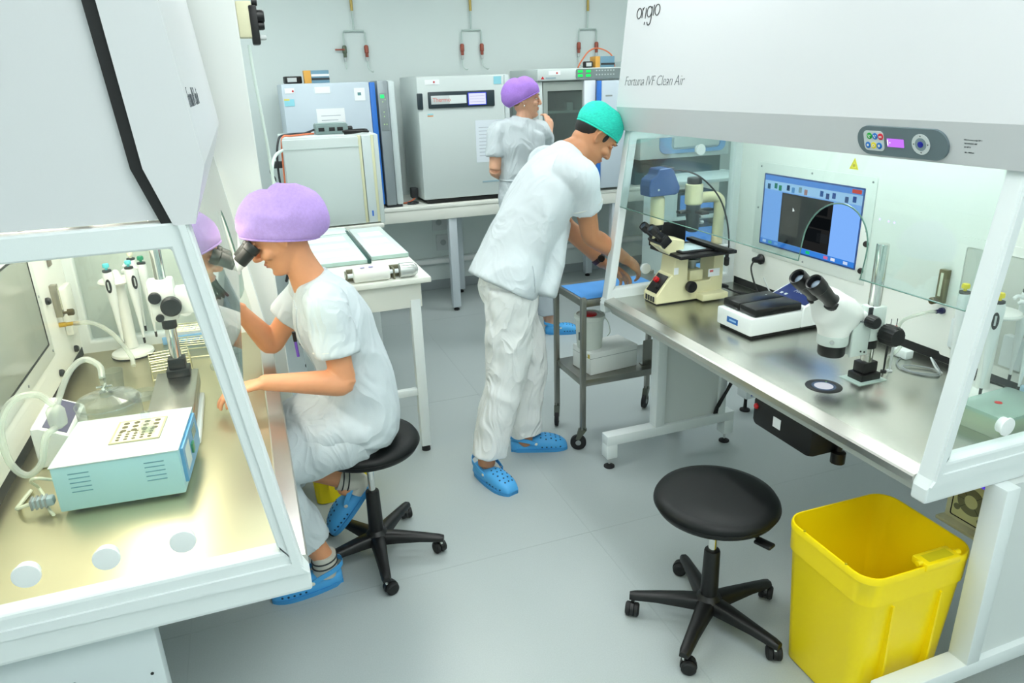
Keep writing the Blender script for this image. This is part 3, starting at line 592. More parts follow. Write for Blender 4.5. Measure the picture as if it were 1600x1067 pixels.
    sc = bx(t, 'screen_edge', 1.648, 1.792, 5.401, 5.405, .712, .802, emis('screen_edge_blue', lin('#3d52e0'), .9), 0); bx(t, 'screen', 1.654, 1.786, 5.4, 5.401, .718, .796, emis('screen_white', lin('#e9ecff'), 1.0), 0)
    for k in range(3): bx(t, 'screen_line', 1.664, 1.775, 5.3992, 5.4, .735+.02*k, .737+.02*k, emis('screen_line_violet', lin('#aeb4ee'), .8), 0)
    ps = bx(t, 'paper_sheet', 1.70, 1.945, 5.4175, 5.42, .29, .60, mat('paper_blue', '#dfe8ef', .7), 0)
    for k in range(9): bx(t, 'print_line', 1.725, 1.90-.04*(k % 3), 5.4168, 5.4175, .545-.026*k, .549-.026*k, mat('print_grey', '#a9b2bb', .8), 0)
    bx(t, 'sticker', 1.33, 1.44, 5.4175, 5.42, .865, .90, PAPER, 0); part('red_dot', MB().at(T(1.398, 5.417, .883)).cyl((0, 0, 0), (0, -.001, 0), .007, n=12), RED, t)
    bx(t, 'colour_label', 1.335, 1.378, 5.4175, 5.42, .655, .663, mat('label_cyan', '#8fd0de', .6), 0); bx(t, 'colour_label', 1.335, 1.378, 5.4175, 5.42, .643, .651, mat('label_orange', '#e2a070', .6), 0)
    bx(t, 'colour_label', 1.86, 1.92, 5.4175, 5.42, .855, .91, mat('label_cyan', '#8fd0de', .6), 0)
    bx(t, 'printed_band', 1.74, 1.92, 5.4175, 5.42, .135, .147, mat('label_blue', '#9bb6c0', .6), 0)
    # clutter between the incubators
    t = thing('orange_plug_lead', 'orange lead with dark plug on the back bench beside the display incubator', 'cable', (0, 0, .874))
    part('lead', MB().tube([(1.13, 5.55, .006), (1.17, 5.57, .006), (1.22, 5.60, .02), (1.255, 5.62, .05)], .006, n=8), mat('orange_cable', '#e07a52', .5), t); bx(t, 'plug', 1.21, 1.262, 5.60, 5.66, .03, .11, DGREY, .006)
    tag(part('black_cable', MB().tube([(1.15, 5.50, .88), (1.19, 5.48, .881), (1.24, 5.52, .881), (1.20, 5.56, .882), (1.16, 5.53, .881)], .006, n=8), DGREY), 'dark cable curled on the back bench left of the display incubator', 'cable')
    # ---- right incubator with glass inner door standing open
    t = thing('incubator', 'white incubator with green digits, glass inner door and lit shelf', 'incubator', (0, 0, .873))
    bx(t, 'body', 2.225, 2.262, 5.43, 6.02, .03, .86, WINC, .006); bx(t, 'body', 2.60, 3.0, 5.43, 6.02, .03, .86, WINC, .006); bx(t, 'chamber_back', 2.26, 2.61, 5.95, 5.98, .03, .86, mat('chamber_steel', '#aab4b1', .45, .2), 0)
    bx(t, 'chamber_floor', 2.26, 2.61, 5.45, 5.96, .03, .09, STEEL, .003); bx(t, 'chamber_roof', 2.26, 2.61, 5.45, 5.96, .80, .86, STEEL, .003)
    part('door_frame', MB().frame([(2.264, .06), (2.60, .06), (2.60, .855), (2.264, .855)], [(2.300, .09), (2.597, .09), (2.597, .790), (2.300, .790)], 5.425, 5.445, 'xz'), mat('gasket_grey', '#a9b2ac', .4, .3), t, smooth=0)
    part('inner_glass', MB().prism(rrect(2.295, 2.599, .085, .795, .02, 3), 5.432, 5.438, 'xz'), glass('smoked_glass', '#c9d4d0', 1.0, dens=.10), t, smooth=0)
    for zz in (.62, .34): bx(t, 'shelf', 2.268, 2.596, 5.46, 5.94, zz, zz+.018, mat('shelf_steel', '#dde3df', .35, .3), .002)
    bx(t, 'dish_box', 2.50, 2.555, 5.50, 5.56, .640, .70, mat('dish_white', '#dfe6e8', .4), .004)
    bx(t, 'top_panel', 2.208, 3.005, 5.40, 6.02, .865, .952, WINC, .01); cp = part('control_panel', MB().prism(rrect(2.53, 2.985, .872, .945, .012, 3), 5.394, 5.402, 'xz'), mat('panel_grey', '#7d8a8a', .4), t)
    GL = emis('green_digit', (.02, .85, .12), 1.5)
    for x in (2.565, 2.635):
        for zz in (.918, .887): bx(t, 'green_digits', x-.02, x+.02, 5.391, 5.394, zz, zz+.018, GL, 0)
    for k in range(7):
        for zz in (.925, .895): bx(t, 'key', 2.70+.025*k, 2.712+.025*k, 5.3925, 5.394, zz, zz+.010, mat('key_pale', '#b6c2c2', .5), 0)
    bx(t, 'sticker', 2.30, 2.40, 5.3985, 5.40, .905, .935, PAPER, 0); part('red_dot', MB().at(T(2.37, 5.3985, .92)).cyl((0, 0, 0), (0, -.001, 0), .007, n=12), RED, t)
    part('red_mark', MB().prism([(2.235, .878), (2.265, .878), (2.25, .898)], 5.3985, 5.40, 'xz'), RED, t, smooth=0); bx(t, 'maker_band', 2.275, 2.36, 5.3985, 5.40, .88, .89, mat('band_blue', '#8fa6b0', .6), 0)
    od = part('outer_door', MB().box(2.735, 3.02, 5.36, 5.395, .02, .855, .008), PALEB, t); bx(t, 'door_edge', 2.704, 2.735, 5.36, 5.395, .02, .855, mat('deep_blue', '#2a72cc', .4), .004); bx(t, 'door_jamb', 2.605, 2.702, 5.40, 5.43, .02, .86, mat('jamb_white', '#dfe7ec', .4), .004)
    bx(t, 'door_mark', 2.77, 2.83, 5.3592, 5.36, .735, .747, GREY, 0)
    z = 1.8255
    t = thing('carton', 'small yellow and blue carton on the incubator with green digits', 'carton', (2.86, 5.60, z)); bx(t, 'carton_body', -.085, .085, -.05, .05, 0, .085, mat('carton_blue', '#6d94a8', .6), .002)
    bx(t, 'orange_end', -.086, -.045, -.0515, .0515, .001, .0855, mat('carton_orange', '#dfa54a', .6), .001); bx(t, 'dark_band', -.038, .086, -.052, -.049, .02, .035, DGREY, 0)
    t = thing('handheld_meter', 'small black meter on the incubator with green digits', 'meter', (2.72, 5.58, z), -8); bx(t, 'case', -.035, .035, -.03, .03, 0, .05, BLK, .008); bx(t, 'screen', -.022, .022, -.032, -.029, .012, .04, LGREY, .001)
    tag(part('orange_hose', MB().tube([(2.62, 5.55, z+.006), (2.68, 5.62, z+.05), (2.78, 5.68, z+.13), (2.88, 5.70, z+.15), (2.97, 5.66, z+.10), (2.985, 5.62, z+.006)], .006, n=8), mat('orange_cable', '#e07a52', .5)), 'thin orange hose arching over the carton on the incubator with green digits', 'hose')
    # ---- gas outlets on the back wall
    CU = mat('copper_red', '#9a5040', .4, .3); thin = mat('pipe_white', '#bfcfca', .4)
    for x, lb, lever in ((.962, 'left', True), (1.917, 'middle', False), (2.973, 'right', False)):
        y = YF-.018; t = thing('gas_outlet', 'forked gas pipe with two valves high on the back wall, %s of three' % lb, 'gas pipe', (x, y, 0), group='gas outlets on the back wall')
        part('brass_pipe', MB().cyl((0, 0, 2.29), (0, 0, ZC), .011, n=12), mat('brass_pipe', '#b8a05a', .4, .5), t)
        part('fork', MB().tube([(-.085, 0, 2.04), (-.085, 0, 2.13), (-.078, 0, 2.148), (.078, 0, 2.148), (.085, 0, 2.13), (.085, 0, 2.04)], .0065, n=8, smooth=False).cyl((0, 0, 2.148), (0, 0, 2.30), .0065, n=8), thin, t)
        for s in (-1, 1):
            v = part('valve', MB().at(T(s*.085, 0, 0)).lathe([(.008, 1.955), (.013, 1.96), (.013, 1.985), (.017, 1.99), (.017, 2.035), (.011, 2.045)], n=12), CU if not (lever and s < 0) else mat('valve_green', '#5f6a58', .4, .4), t)
            part('valve_tip', MB().at(T(s*.085, 0, 0)).lathe([(.006, 1.925), (.011, 1.93), (.011, 1.957)], n=10), LGREY, v)
            if lever and s < 0: part('lever', MB().box(-.16, -.085, -.02, -.008, 2.008, 2.020, .003), CU, v)
            part('hose', MB().tube([(s*.085, 0, 1.93), (s*.087, -.01, 1.88), (s*.09+.01, -.03, 1.855), (s*.09+.02, -.06, 1.845), (s*.09+.02, -.09, 1.85)] if s > 0 or not lever else [(s*.085, 0, 1.93), (s*.085, -.01, 1.90), (s*.085, -.012, 1.87)], .005, n=8), mat('hose_pale', '#c9d8d2', .4), t)
    # ---- units seen through the far pane of the right bench
    t = thing('incubator', 'white cabinet with light blue door outline, behind the far glass of the right bench', 'incubator', (0, 0, .873))
    bx(t, 'body', 3.12, 4.0, 5.40, 6.0, .215, 1.0, mat('unit_white', '#d6e4e4', .4), .01); part('door_outline', MB().frame(rrect(3.30, 3.95, .255, .98, .06, 6), rrect(3.41, 3.90, .285, .94, .04, 6), 5.385, 5.40, 'xz'), mat('light_blue', '#7fb0e2', .4), t)
    bx(t, 'door', 3.43, 3.88, 5.38, 5.40, .30, .93, mat('unit_white', '#d6e4e4', .4), .02)
    bx(t, 'support', 3.13, 3.99, 5.50, 5.98, 0, .215, mat('dark_teal', '#4d6a6c', .5), .004)
    t = thing('equipment_rack', 'pale rack with small blue screens behind the inverted microscope', 'rack', (0, 0, 0))
    for x in (3.02, 3.74): bx(t, 'side_panel', x, x+.03, 4.70, 5.15, 0, 1.0, mat('unit_white', '#d6e4e4', .4), .003)
    for zz in (.05, .42, .70, .97): bx(t, 'shelf', 3.05, 3.74, 4.70, 5.15, zz, zz+.025, mat('unit_white', '#d6e4e4', .4), .003)
    for i, (x0, x1, z0, z1, c) in enumerate(((3.08, 3.42, .75, .93, '#5f9ee8'), (3.08, 3.42, .46, .66, '#5f9ee8'), (3.08, 3.42, .08, .36, '#74b1ea'))):
        m = thing('monitor', ('small monitor glowing blue on the top shelf of the pale rack', 'small monitor glowing blue on the middle shelf of the pale rack', 'small monitor glowing blue on the bottom shelf of the pale rack')[i], 'monitor', (0, 0, z0-.03+.025 if 0 else (.725, .445, .075)[i]), group='monitors on the pale rack'); h = z1-z0
        bx(m, 'case', x0, x1, 4.74, 4.90, 0, h, mat('mon_case', '#39535c', .4), .006); bx(m, 'screen', x0+.02, x1-.02, 4.736, 4.74, .03, h-.02, emis('mon_%s' % c, lin(c), .8), 0)
    for i in range(2):
        d = thing('white_drawer_unit', 'white drawer unit on the pale rack, %s shelf' % ('middle', 'bottom')[i], 'drawer unit', (3.58, 4.92, (.445, .075)[i])); bx(d, 'case', -.13, .13, -.18, .18, 0, .22, W, .005); bx(d, 'drawer', -.12, .12, -.19, -.18, .02, .20, WG, .004); bx(d, 'pull', -.03, .03, -.20, -.19, .10, .115, GREY, .002)
    # white stand foot with blue sticker behind the right bench
    t = thing('machine_foot', 'white machine foot with blue sticker on the floor behind the right bench', 'machine foot', (2.405, 2.93, 0))
    bx(t, 'block', -.03, .50, -.03, .05, .085, .165, W, .005); bx(t, 'sticker', -.0, .03, -.0315, -.03, .10, .145, mat('sticker_blue', '#1d3fae', .5), 0)
    for xx in (0, .45): part('levelling_foot', MB().lathe([(.028, 0), (.028, .008), (.010, .016), (.008, .09)], (xx, .01, 0), n=18), RUBBER, t)
    bx(t, 'column', .30, .48, -.02, .04, .165, .90, W, .004)
    # ---- tall white partition beyond the left bench, with the regulator behind it
    s = struct('wall_partition', MB().box(XL, .062, 3.15, 3.21, 0, ZC), mat('partition_white', '#e6eae6', .35), smooth=0); s.modifiers.new('b', 'BEVEL').width = .004
    t = thing('gas_regulator', 'beige wall unit with black knobs sticking out past the white partition', 'regulator', (.062, 3.18, 1.99))
    bx(t, 'housing', .0, .058, -.02, .05, -.055, .075, CREAM, .006); bx(t, 'black_body', .045, .075, -.025, .04, -.08, .06, BLK, .006)
    for dx, dz, r in ((.068, .072, .016), (.088, .022, .024), (.085, -.012, .016)): part('knob', MB().at(T(.06, 0, dz)).lathe([(r, 0), (r, dx-.055), (r*.8, dx-.048)], axis=(1, 0, 0), n=14), BLK, t)
    part('fitting', MB().at(T(.07, -.01, -.055)).lathe([(.010, 0), (.010, .02), (.007, .028)], axis=(1, 0, 0), n=10), LGREY, t)
    part('hose', MB().tube([(.03, .0, -.08), (.032, .0, -.2), (.045, .01, -.45), (.050, .01, -.7), (.05, .01, -.9)], .006, n=8), mat('hose_white', '#d5e4dc', .4), t)
    # black clinical set hanging on the partition edge by the table
    t = thing('cable_bundle', 'black cable bundle with red clip hanging beside the white partition', 'cable', (.10, 3.30, .95))
    for k in range(5): part('cable', MB().tube([(.0, 0, .26), (.02+.015*k, -.01*k, .20), (.035+.012*k, -.02, .08), (.01+.018*k, 0.0, -.02), (.03, .01, .05+.02*k), (.05, .0, .18)], .006, n=8), BLK if k % 2 else DGREY, t)
    bx(t, 'clip', .035, .055, -.03, -.01, .20, .225, RED, .004); bx(t, 'bracket', -.04, .005, -.01, .02, .24, .28, LGREY, .004)
back_area()
# ================================================================ instruments on the right bench
ZB = .8005
PEG = mat('scope_white', '#e9ebe6', .28); PG2 = mat('scope_grey', '#c9d3cd', .35); SCRM = mat('scope_cream', '#e0dab0', .4)
def pipette(parent, M, cap, disp=True, grip='#e4e9e8'):
    P = part('pipette', MB().at(M).lathe([(.003, -.135), (.005, -.10), (.0075, -.06), (.010, -.02), (.0125, 0), (.0145, .05), (.015, .075), (.013, .085), (.009, .088)], n=16, sy=.85), mat('pip_%s' % grip, grip, .35), parent)
    part('push_button', MB().at(M).lathe([(.004, .088), (.004, .098), (.009, .099), (.0095, .106), (.008, .110)], n=14), mat('cap_%s' % cap, cap, .4), P)
    part('collar', MB().at(M).lathe([(.011, .084), (.0125, .086), (.0125, .091), (.006, .092)], n=14), DGREY, P)
    part('finger_hook', MB().at(M).tube([(0, .010, .072), (0, .028, .078), (0, .038, .072)], .0045, n=8), mat('pip_%s' % grip, grip, .35), P)
    part('tip_end', MB().at(M).lathe([(.0028, -.150), (.0034, -.147), (.0036, -.132)], n=10), BLK, P)
    if disp: part('volume_window', MB().at(M).prism(circ(0, .045, .0075, 16, .021), -.0165, -.0125, 'xz'), BLK, P); part('volume_digits', MB().at(M).box(-.002, .002, -.0172, -.0165, .034, .058), LGREY, P, smooth=0)
def pipette_stand(name, label, loc, rz, zt, spec, base_r=.085, mark=False, ps=1.0, cr=.013):
    t = thing(name, label, 'pipette stand', loc, rz)
    part('base', MB().lathe([(base_r*.97, 0), (base_r, .006), (base_r*.97, .014), (base_r*.7, .022), (base_r*.25, .028), (.016, .034)], n=36), PEG, t)
    part('base_pad', MB().lathe([(base_r*.98, -.0), (base_r*1.01, .002), (base_r*1.0, .004)], n=36), BLK, t)
    part('column', MB().lathe([(cr+.003, .03), (cr, .06), (cr, zt), (.010, zt+.03), (.004, zt+.034)], n=18), PEG, t)
    part('carousel', MB().lathe([(.02, zt-.012), (.062, zt-.012), (.066, zt-.006), (.062, zt), (.02, zt+.004)], n=30), PEG, t)
    for a, cap, d in spec:
        M = RZ(a) @ T(0, -.078*ps, zt-.045*ps) @ Matrix.Scale(ps, 4); pipette(t, M, cap, d)
    if mark: part('maker_mark', MB().at(RZ(-30)).box(-.02, .02, -.074, -.064, .0175, .0195), mat('mark_blue', '#2d5f8f', .5), t, smooth=0)
    return t
def right_bench():
    # ---------------- inverted microscope
    t = thing('inverted_microscope', 'cream inverted microscope with blue camera, at the far end of the right bench', 'microscope', (1.62, 2.672, ZB))
    prof = [(-.005, .004), (-.005, .040), (.068, .128), (.075, .125), (.085, .225), (.130, .225), (.150, .205), (.150, .10), (.165, .085), (.265, .085), (.285, .11), (.285, .205), (.335, .205), (.335, .004)]
    b = part('stand', MB().prism(prof, -.055, .055, 'xz'), SCRM, t, smooth=0); b.modifiers.new('b', 'BEVEL').width = .005
    bx(t, 'side_foot', .20, .335, -.105, .10, .004, .035, SCRM, .006); bx(t, 'rubber_sole', .0, .33, -.05, .05, 0, .005, BLK, 0)
    part('rear_arm', MB().tube([(.325, 0, .10), (.33, 0, .30), (.332, 0, .405), (.318, 0, .438), (.28, 0, .445), (.20, 0, .445)], lambda q: .024, n=14, sub=6), SCRM, t)
    sl = math.degrees(math.atan2(.088, .073)); Ms = face_M((-.006, 0, .040), (0, -1, 0), (.073, 0, .088))
    cpn = part('control_plate', MB().at(Ms).box(-.042, .042, .012, .104, 0, .003, .001), BLK, t); part('red_knob', MB().at(Ms).lathe([(.013, .003), (.012, .018), (.009, .020)], (-.012, .07, 0), n=16), RED, t)
    part('black_knob', MB().at(Ms).lathe([(.012, .003), (.011, .016)], (.020, .045, 0), n=16), BLKM, t)
    for k in range(4): part('vent_slot', MB().box(-.0065, -.004, -.038+.02*k, -.024+.02*k, .010, .034), DGREY, t, smooth=0)
    bx(t, 'sticker', .255, .315, -.0565, -.055, .10, .135, PAPER, 0); bx(t, 'sticker', .078, .10, -.0565, -.055, .13, .16, PAPER, 0); bx(t, 'sticker_print', .262, .28, -.057, -.0565, .12, .13, mat('sticker_red', '#d8696c', .6), 0)
    k = part('focus_knob', MB().at(T(.155, -.055, .072)).lathe([(.010, 0), (.010, .012), (.025, .013), (.026, .03), (.022, .036)], axis=(0, -1, 0), n=24), BLK, t)
    # stage
    bx(t, 'stage', .06, .345, -.13, .125, .212, .228, BLK, .004); bx(t, 'stage_plate', .09, .26, -.09, .08, .228, .235, BLKM, .002)
    bx(t, 'glass_insert', .105, .225, -.07, .055, .235, .237, mat('stage_glass', '#cfe4e6', .08, spec=.6), 0)
    bx(t, 'slide_guide', .24, .275, -.20, .11, .236, .252, BLK, .003); bx(t, 'slide_clip', .28, .335, -.10, -.055, .229, .243, LGREY, .003)
    part('stage_drive', MB().lathe([(.006, .16), (.012, .165), (.012, .195), (.008, .2), (.008, .215)], (.30, -.12, 0), n=14), BLK, t)
    part('objective', MB().lathe([(.028, .09), (.028, .125), (.018, .13), (.018, .165), (.034, .168), (.034, .178), (.014, .18), (.010, .205)], (.205, 0, 0), n=22), mat('objective_grey', '#9aa29c', .35, .5), t)
    part('turret', MB().box(.17, .24, -.04, .04, .085, .135, .006), SCRM, t)
    # head and eyepieces
    hd = part('viewing_head', MB().prism([(.075, .205), (.13, .215), (.135, .275), (.055, .295), (.005, .262)], -.045, .045, 'xz'), SCRM, t, smooth=0); hd.modifiers.new('b', 'BEVEL').width = .006
    d = Vector((-.76, 0, .65)).normalized()
    bxp = MB()
    for s in (-.032, .032):
        o = Vector((.035, s, .285)); e = part('eyepiece', MB().lathe([(.020, -.02), (.021, .02), (.017, .022), (.017, .055), (.0205, .058), (.0205, .085), (.018, .092), (.016, .088)], o, d, n=20), BLK, t)
        part('eye_lens', MB().lathe([(.013, .0865), (.012, .089)], o, d, n=16), mat('lens_dark', '#3a4450', .05), e)
    part('prism_box', MB().at(T(.035, 0, .272) @ RY(-40)).box(-.022, .028, -.055, .055, -.014, .026, .005), BLK, t)
    # photo tube and camera
    part('photo_tube', MB().lathe([(.020, .27), (.020, .325)], (.028, .02, 0), n=20), SCRM, t); part('photo_ring', MB().lathe([(.020, .318), (.027, .322), (.027, .342), (.022, .346)], (.028, .02, 0), n=20), BLK, t)
    part('camera_adapter', MB().lathe([(.029, .345), (.030, .350), (.030, .455), (.026, .462), (.020, .475)], (.028, .02, 0), n=24), SCRM, t)
    cm = mat('camera_blue', '#2e4f86', .45)
    c = part('camera', MB().prism([(-.042, .472), (-.045, .515), (-.040, .540), (-.008, .562), (.0, .585), (.055, .588), (.068, .580), (.104, .505), (.100, .482), (.085, .474)], -.032, .050, 'xz'), cm, t, smooth=0); c.modifiers.new('b', 'BEVEL').width = .004
    part('camera_label', MB().at(face_M((-.040, -.02, .5405), (0, 1, 0), (.032, 0, .022))).box(.0, .05, .004, .040, .0005, .0016), PAPER, t, smooth=0); bx(t, 'camera_rear', .045, .075, -.03, .05, .572, .59, DGREY, .006)
    part('camera_screw', MB().at(T(-.002, -.035, .50)).lathe([(.005, 0), (.004, .002)], axis=(0, -1, 0), n=10), LGREY, t)
    part('fibre_cable', MB().tube([(.075, .02, .565), (.13, .0, .568), (.20, -.03, .54), (.27, -.07, .46), (.30, -.10, .36), (.305, -.12, .26), (.30, -.12, .21)], .0035, n=8), BLK, t)
    # condenser
    part('lamp_house', MB().lathe([(.034, .42), (.038, .425), (.038, .505), (.034, .508)], (.195, 0, 0), n=26), SCRM, t); part('lamp_cap', MB().lathe([(.030, .508), (.032, .512), (.032, .53), (.029, .535)], (.195, 0, 0), n=26), BLK, t)
    part('condenser', MB().lathe([(.018, .30), (.028, .305), (.028, .36), (.031, .365), (.031, .42)], (.195, 0, 0), n=24), mat('condenser_grey', '#2d3a3d', .4), t)
    bx(t, 'condenser_arm', .12, .29, -.018, .018, .385, .397, BLK, .003); bx(t, 'condenser_tab', .185, .225, -.08, .01, .385, .397, BLK, .003)
    for z in (.34, .365): part('condenser_knob', MB().at(T(.225, -.01, z)).lathe([(.008, 0), (.009, .016)], axis=(1, 0, 0), n=12), LGREY, t)
    bx(t, 'heat_shield', .06, .25, .128, .136, .225, .325, BLKM, .003)
    for kk in range(2): part('cable', MB().tube([(.335, -.02+.03*kk, .05), (.37, -.03, .03), (.42, -.05-.03*kk, .008), (.47, -.12, .006), (.50, -.2, .006)], .004, n=8), BLK, t)
    part('plug', MB().at(T(.335, -.03, .045)).lathe([(.010, 0), (.010, .03), (.006, .045)], axis=(1, -.3, -.2), n=12), BLK, t)
    # ---------------- warming block with black lid
    t = thing('warming_plate', 'white heating box with black lid and navy panel on the right bench', 'heating box', (1.70, 2.085, ZB), 1.5)
    bx(t, 'base', .012, .375, .008, .197, 0, .012, BLK, .002); bx(t, 'body', 0, .245, 0, .205, .012, .082, WG, .007)
    rd = part('rear_deck', MB().prism([(.245, .012), (.385, .012), (.385, .135), (.362, .135), (.250, .095), (.245, .082)], 0, .205, 'xz'), WG, t, smooth=0); rd.modifiers.new('b', 'BEVEL').width = .004
    ml = mat('lid_black', '#101112', .32)
    for y0, y1 in ((.006, .1015), (.1035, .199)): bx(t, 'lid', .022, .242, y0, y1, .083, .115, ml, .006)
    part('lid_dot', MB().lathe([(.004, .115), (.003, .1165)], (.19, .15, 0), n=10), LGREY, t)
    Mp = face_M((.2525, .2, .0965), (0, -1, 0), (.112, 0, .040)); part('control_panel', MB().at(Mp).box(.008, .192, .006, .108, 0, .002), mat('panel_navy', '#1c2c66', .35), t, smooth=0)
    part('panel_lettering', put_text(MB(), 'Five', .03, Mp @ T(.07, .06, .0022), shear=.2), LGREY, t, smooth=0)
    for q in (.03, .055): part('panel_key', MB().at(Mp).box(q, q+.012, .025, .037, .002, .003), LGREY, t, smooth=0)
    bx(t, 'blue_display', -.0012, .0008, .075, .14, .035, .058, mat('display_blue', '#2d6bb5', .3), 0); bx(t, 'display_text', -.0018, -.0012, .085, .125, .043, .050, mat('display_pale', '#9bc3ea', .4), 0)
    # ---------------- stereo microscope
    t = thing('stereo_microscope', 'white stereo microscope on chrome post in the middle of the right bench', 'microscope', (1.805, 1.640, ZB))
    bx(t, 'base_flange', -.040, .040, -.030, .030, 0, .024, BLK, .003); bx(t, 'base_block', -.030, .030, -.022, .022, .024, .062, BLK, .004)
    part('glass_plate', MB().box(-.062, .052, -.045, .040, 0, .0025), mat('plate_clear_edge', '#bcd0c8', .1, spec=.6), t, smooth=0)
    part('post', MB().lathe([(.019, .05), (.019, .442), (.017, .446)], n=28), CHROME, t); part('post_collar', MB().lathe([(.022, .108), (.024, .11), (.024, .136), (.021, .138)], n=22), BLK, t)
    bx(t, 'carriage', -.028, .030, -.026, .026, .136, .250, PG2, .006); bx(t, 'carriage_arm', -.085, -.026, -.020, .020, .094, .20, PG2, .006); bx(t, 'arm_plate', -.10, -.03, -.028, -.018, .096, .21, PG2, .004)
    for xx, zz in ((-.060, .112), (-.045, .108)): part('screw', MB().at(T(xx, -.028, zz)).cyl((0, .001, 0), (0, -.002, 0), .003, n=10), BLK, t)
    for xx, zz, r, l, nm in ((.030, .160, .032, .055, 'focus_knob'), (-.045, .213, .020, .036, 'tension_knob')):
        kb = MB().at(T(xx, -.026, zz)); R = []
        for h, q in ((0, .8), (.004, 1.0), (l*.85, 1.0), (l, .86)):
            R.append([((r*q*(1+(.03 if j % 2 else -.02)))*math.cos(2*PI*j/36), -h, (r*q*(1+(.03 if j % 2 else -.02)))*math.sin(2*PI*j/36)) for j in range(36)])
        part(nm, kb.rings(R), BLK, t)
    bx(t, 'side_label', .0305, .0312, -.02, .018, .20, .235, PAPER, 0)
    part('hook', MB().box(-.04, -.024, -.024, -.016, .215, .252, .003), DGREY, t)
    # head: lofted from the lens ring up to the eyepieces
    def ring(c, rx, ry, tilt, n=28):
        M = T(*c) @ RY(tilt); return [M @ Vector((rx*math.cos(2*PI*j/n), ry*math.sin(2*PI*j/n), 0)) for j in range(n)]
    head = MB().rings([ring((-.140, .012, .165), .045, .045, 0), ring((-.138, .012, .185), .052, .048, 0), ring((-.128, .012, .200), .070, .050, -2), ring((-.122, .012, .216), .084, .053, -5), ring((-.130, .012, .234), .084, .057, -13), ring((-.150, .012, .254), .070, .062, -24), ring((-.170, .012, .274), .052, .066, -36), ring((-.184, .012, .293), .040, .068, -44), ring((-.191, .012, .303), .033, .064, -47)])
    part('head', head, PEG, t, smooth=60); part('head_neck', MB().tube([(-.14, .012, .205), (-.09, .012, .205), (-.05, .010, .205), (-.02, .005, .20)], lambda q: .045-.018*q, n=18), PEG, t, smooth=60)
    part('lens_collar', MB().lathe([(.046, .140), (.047, .143), (.047, .172), (.044, .176)], (-.140, .012, 0), n=30), PG2, t); part('objective', MB().lathe([(.028, .100), (.038, .102), (.041, .108), (.041, .140), (.038, .142)], (-.140, .012, 0), n=30), BLK, t)
    part('collar_screw', MB().at(T(-.175, -.022, .158)).lathe([(.007, 0), (.006, .005)], axis=(-.6, -.8, 0), n=12), CHROME, t)
    d = Vector((-.74, 0, .67)).normalized()
    for s in (-.023, .047):
        o = Vector((-.186, s, .284)); e = part('eyepiece', MB().lathe([(.026, -.01), (.0275, .014), (.023, .018), (.021, .036), (.024, .060), (.0245, .082), (.027, .085), (.0278, .114), (.025, .123), (.021, .120), (.020, .105)], o, d, n=26), BLK, t)
        part('eye_lens', MB().lathe([(.019, .103), (.011, .108), (.002, .1095)], o, d, n=20), mat('lens_pale', '#7f8fa0', .04), e)
    mk = MB(); put_text(mk, 'Motic', .013, face_M((-.092, -.0385, .212), (1, 0, 0), (0, 0, 1)), shear=.3); 
    part('head_lettering', mk, INK, t, smooth=0)
    # ---------------- lit stage window let into the steel
    t = thing('stage_window', 'round lit glass window with black ring in the steel bench top', 'stage window', (1.642, 1.640, ZB))
    part('black_ring', MB().lathe([(.036, .0012), (.055, .0012), (.056, .0006), (.056, 0)], n=40, cap=False), BLK, t); part('inner_ring', MB().frame(circ(0, 0, .037, 36), circ(0, 0, .029, 36), 0, .0014), mat('ring_blue', '#31425c', .3), t)
    part('glass_disc', MB().lathe([(.0295, 0), (.0295, .0010)], n=36), emis('stage_glow', (.86, .92, 1.0), .75), t); part('pilot_dot', MB().lathe([(.003, .0012), (.002, .0020)], (.03, .022, 0), n=8), emis('pilot_green', (.4, .8, .3), .8), t)
    # ---------------- pipettes, boxes, leads
    pipette_stand('pipette_stand', 'white carousel stand of pipettes behind the near post of the right bench', (2.015, 1.395, ZB), 0, .272, [(-55, '#e8d51c', True), (-125, '#e8d51c', False), (20, '#e8d51c', True), (80, '#2c3d66', False), (150, '#e8d51c', False)], .088, True, 1.2, .018)
    t = thing('storage_box', 'clear lidded plastic box with red dot, by the near pane of the right bench', 'box', (1.90, 1.235, ZB), 3)
    pc = glass('box_clear', '#e8f0e0', .8, dens=.28)
    part('tub', MB().frame(rrect(-.105, .105, -.065, .065, .012, 4), rrect(-.102, .102, -.062, .062, .010, 4), 0, .055).prism(rrect(-.104, .104, -.064, .064, .012, 4), 0, .003), pc, t); part('lid', MB().prism(rrect(-.110, .110, -.070, .070, .014, 4), .055, .065), glass('lid_clear', '#d8eae4', .8, dens=.30), t)
    part('red_dot', MB().lathe([(.010, .0652), (.010, .0658)], (-.02, .01, 0), n=16), RED, t); bx(t, 'contents', -.09, .09, -.052, .052, .004, .035, mat('pale_green', '#d3dcc2', .6), .004)
    t = thing('storage_box', 'small plastic box with blue lid beside the pipette stand on the right bench', 'box', (2.055, 1.235, ZB), 0)
    part('tub', MB().prism(rrect(-.034, .04, -.05, .05, .008, 3), 0, .06), mat('tub_pale', '#d6dccb', .5), t); part('lid', MB().prism(rrect(-.037, .043, -.054, .054, .010, 3), .06, .074), mat('lid_blue', '#a6c9dc', .35), t)
    t = thing('wire_lead', 'thin grey wire looped on the right bench beside a white block', 'wire', (2.03, 1.66, ZB))
    part('wire', MB().tube([(.02, .06, .003), (-.03, .03, .003), (-.06, -.02, .003), (-.04, -.08, .003), (.0, -.11, .003), (.03, -.07, .004), (.0, -.02, .005), (-.04, .0, .004), (-.05, -.05, .004), (.01, -.1, .004), (.04, -.06, .02), (.05, -.03, .03)], .0022, n=6), GREY, t)
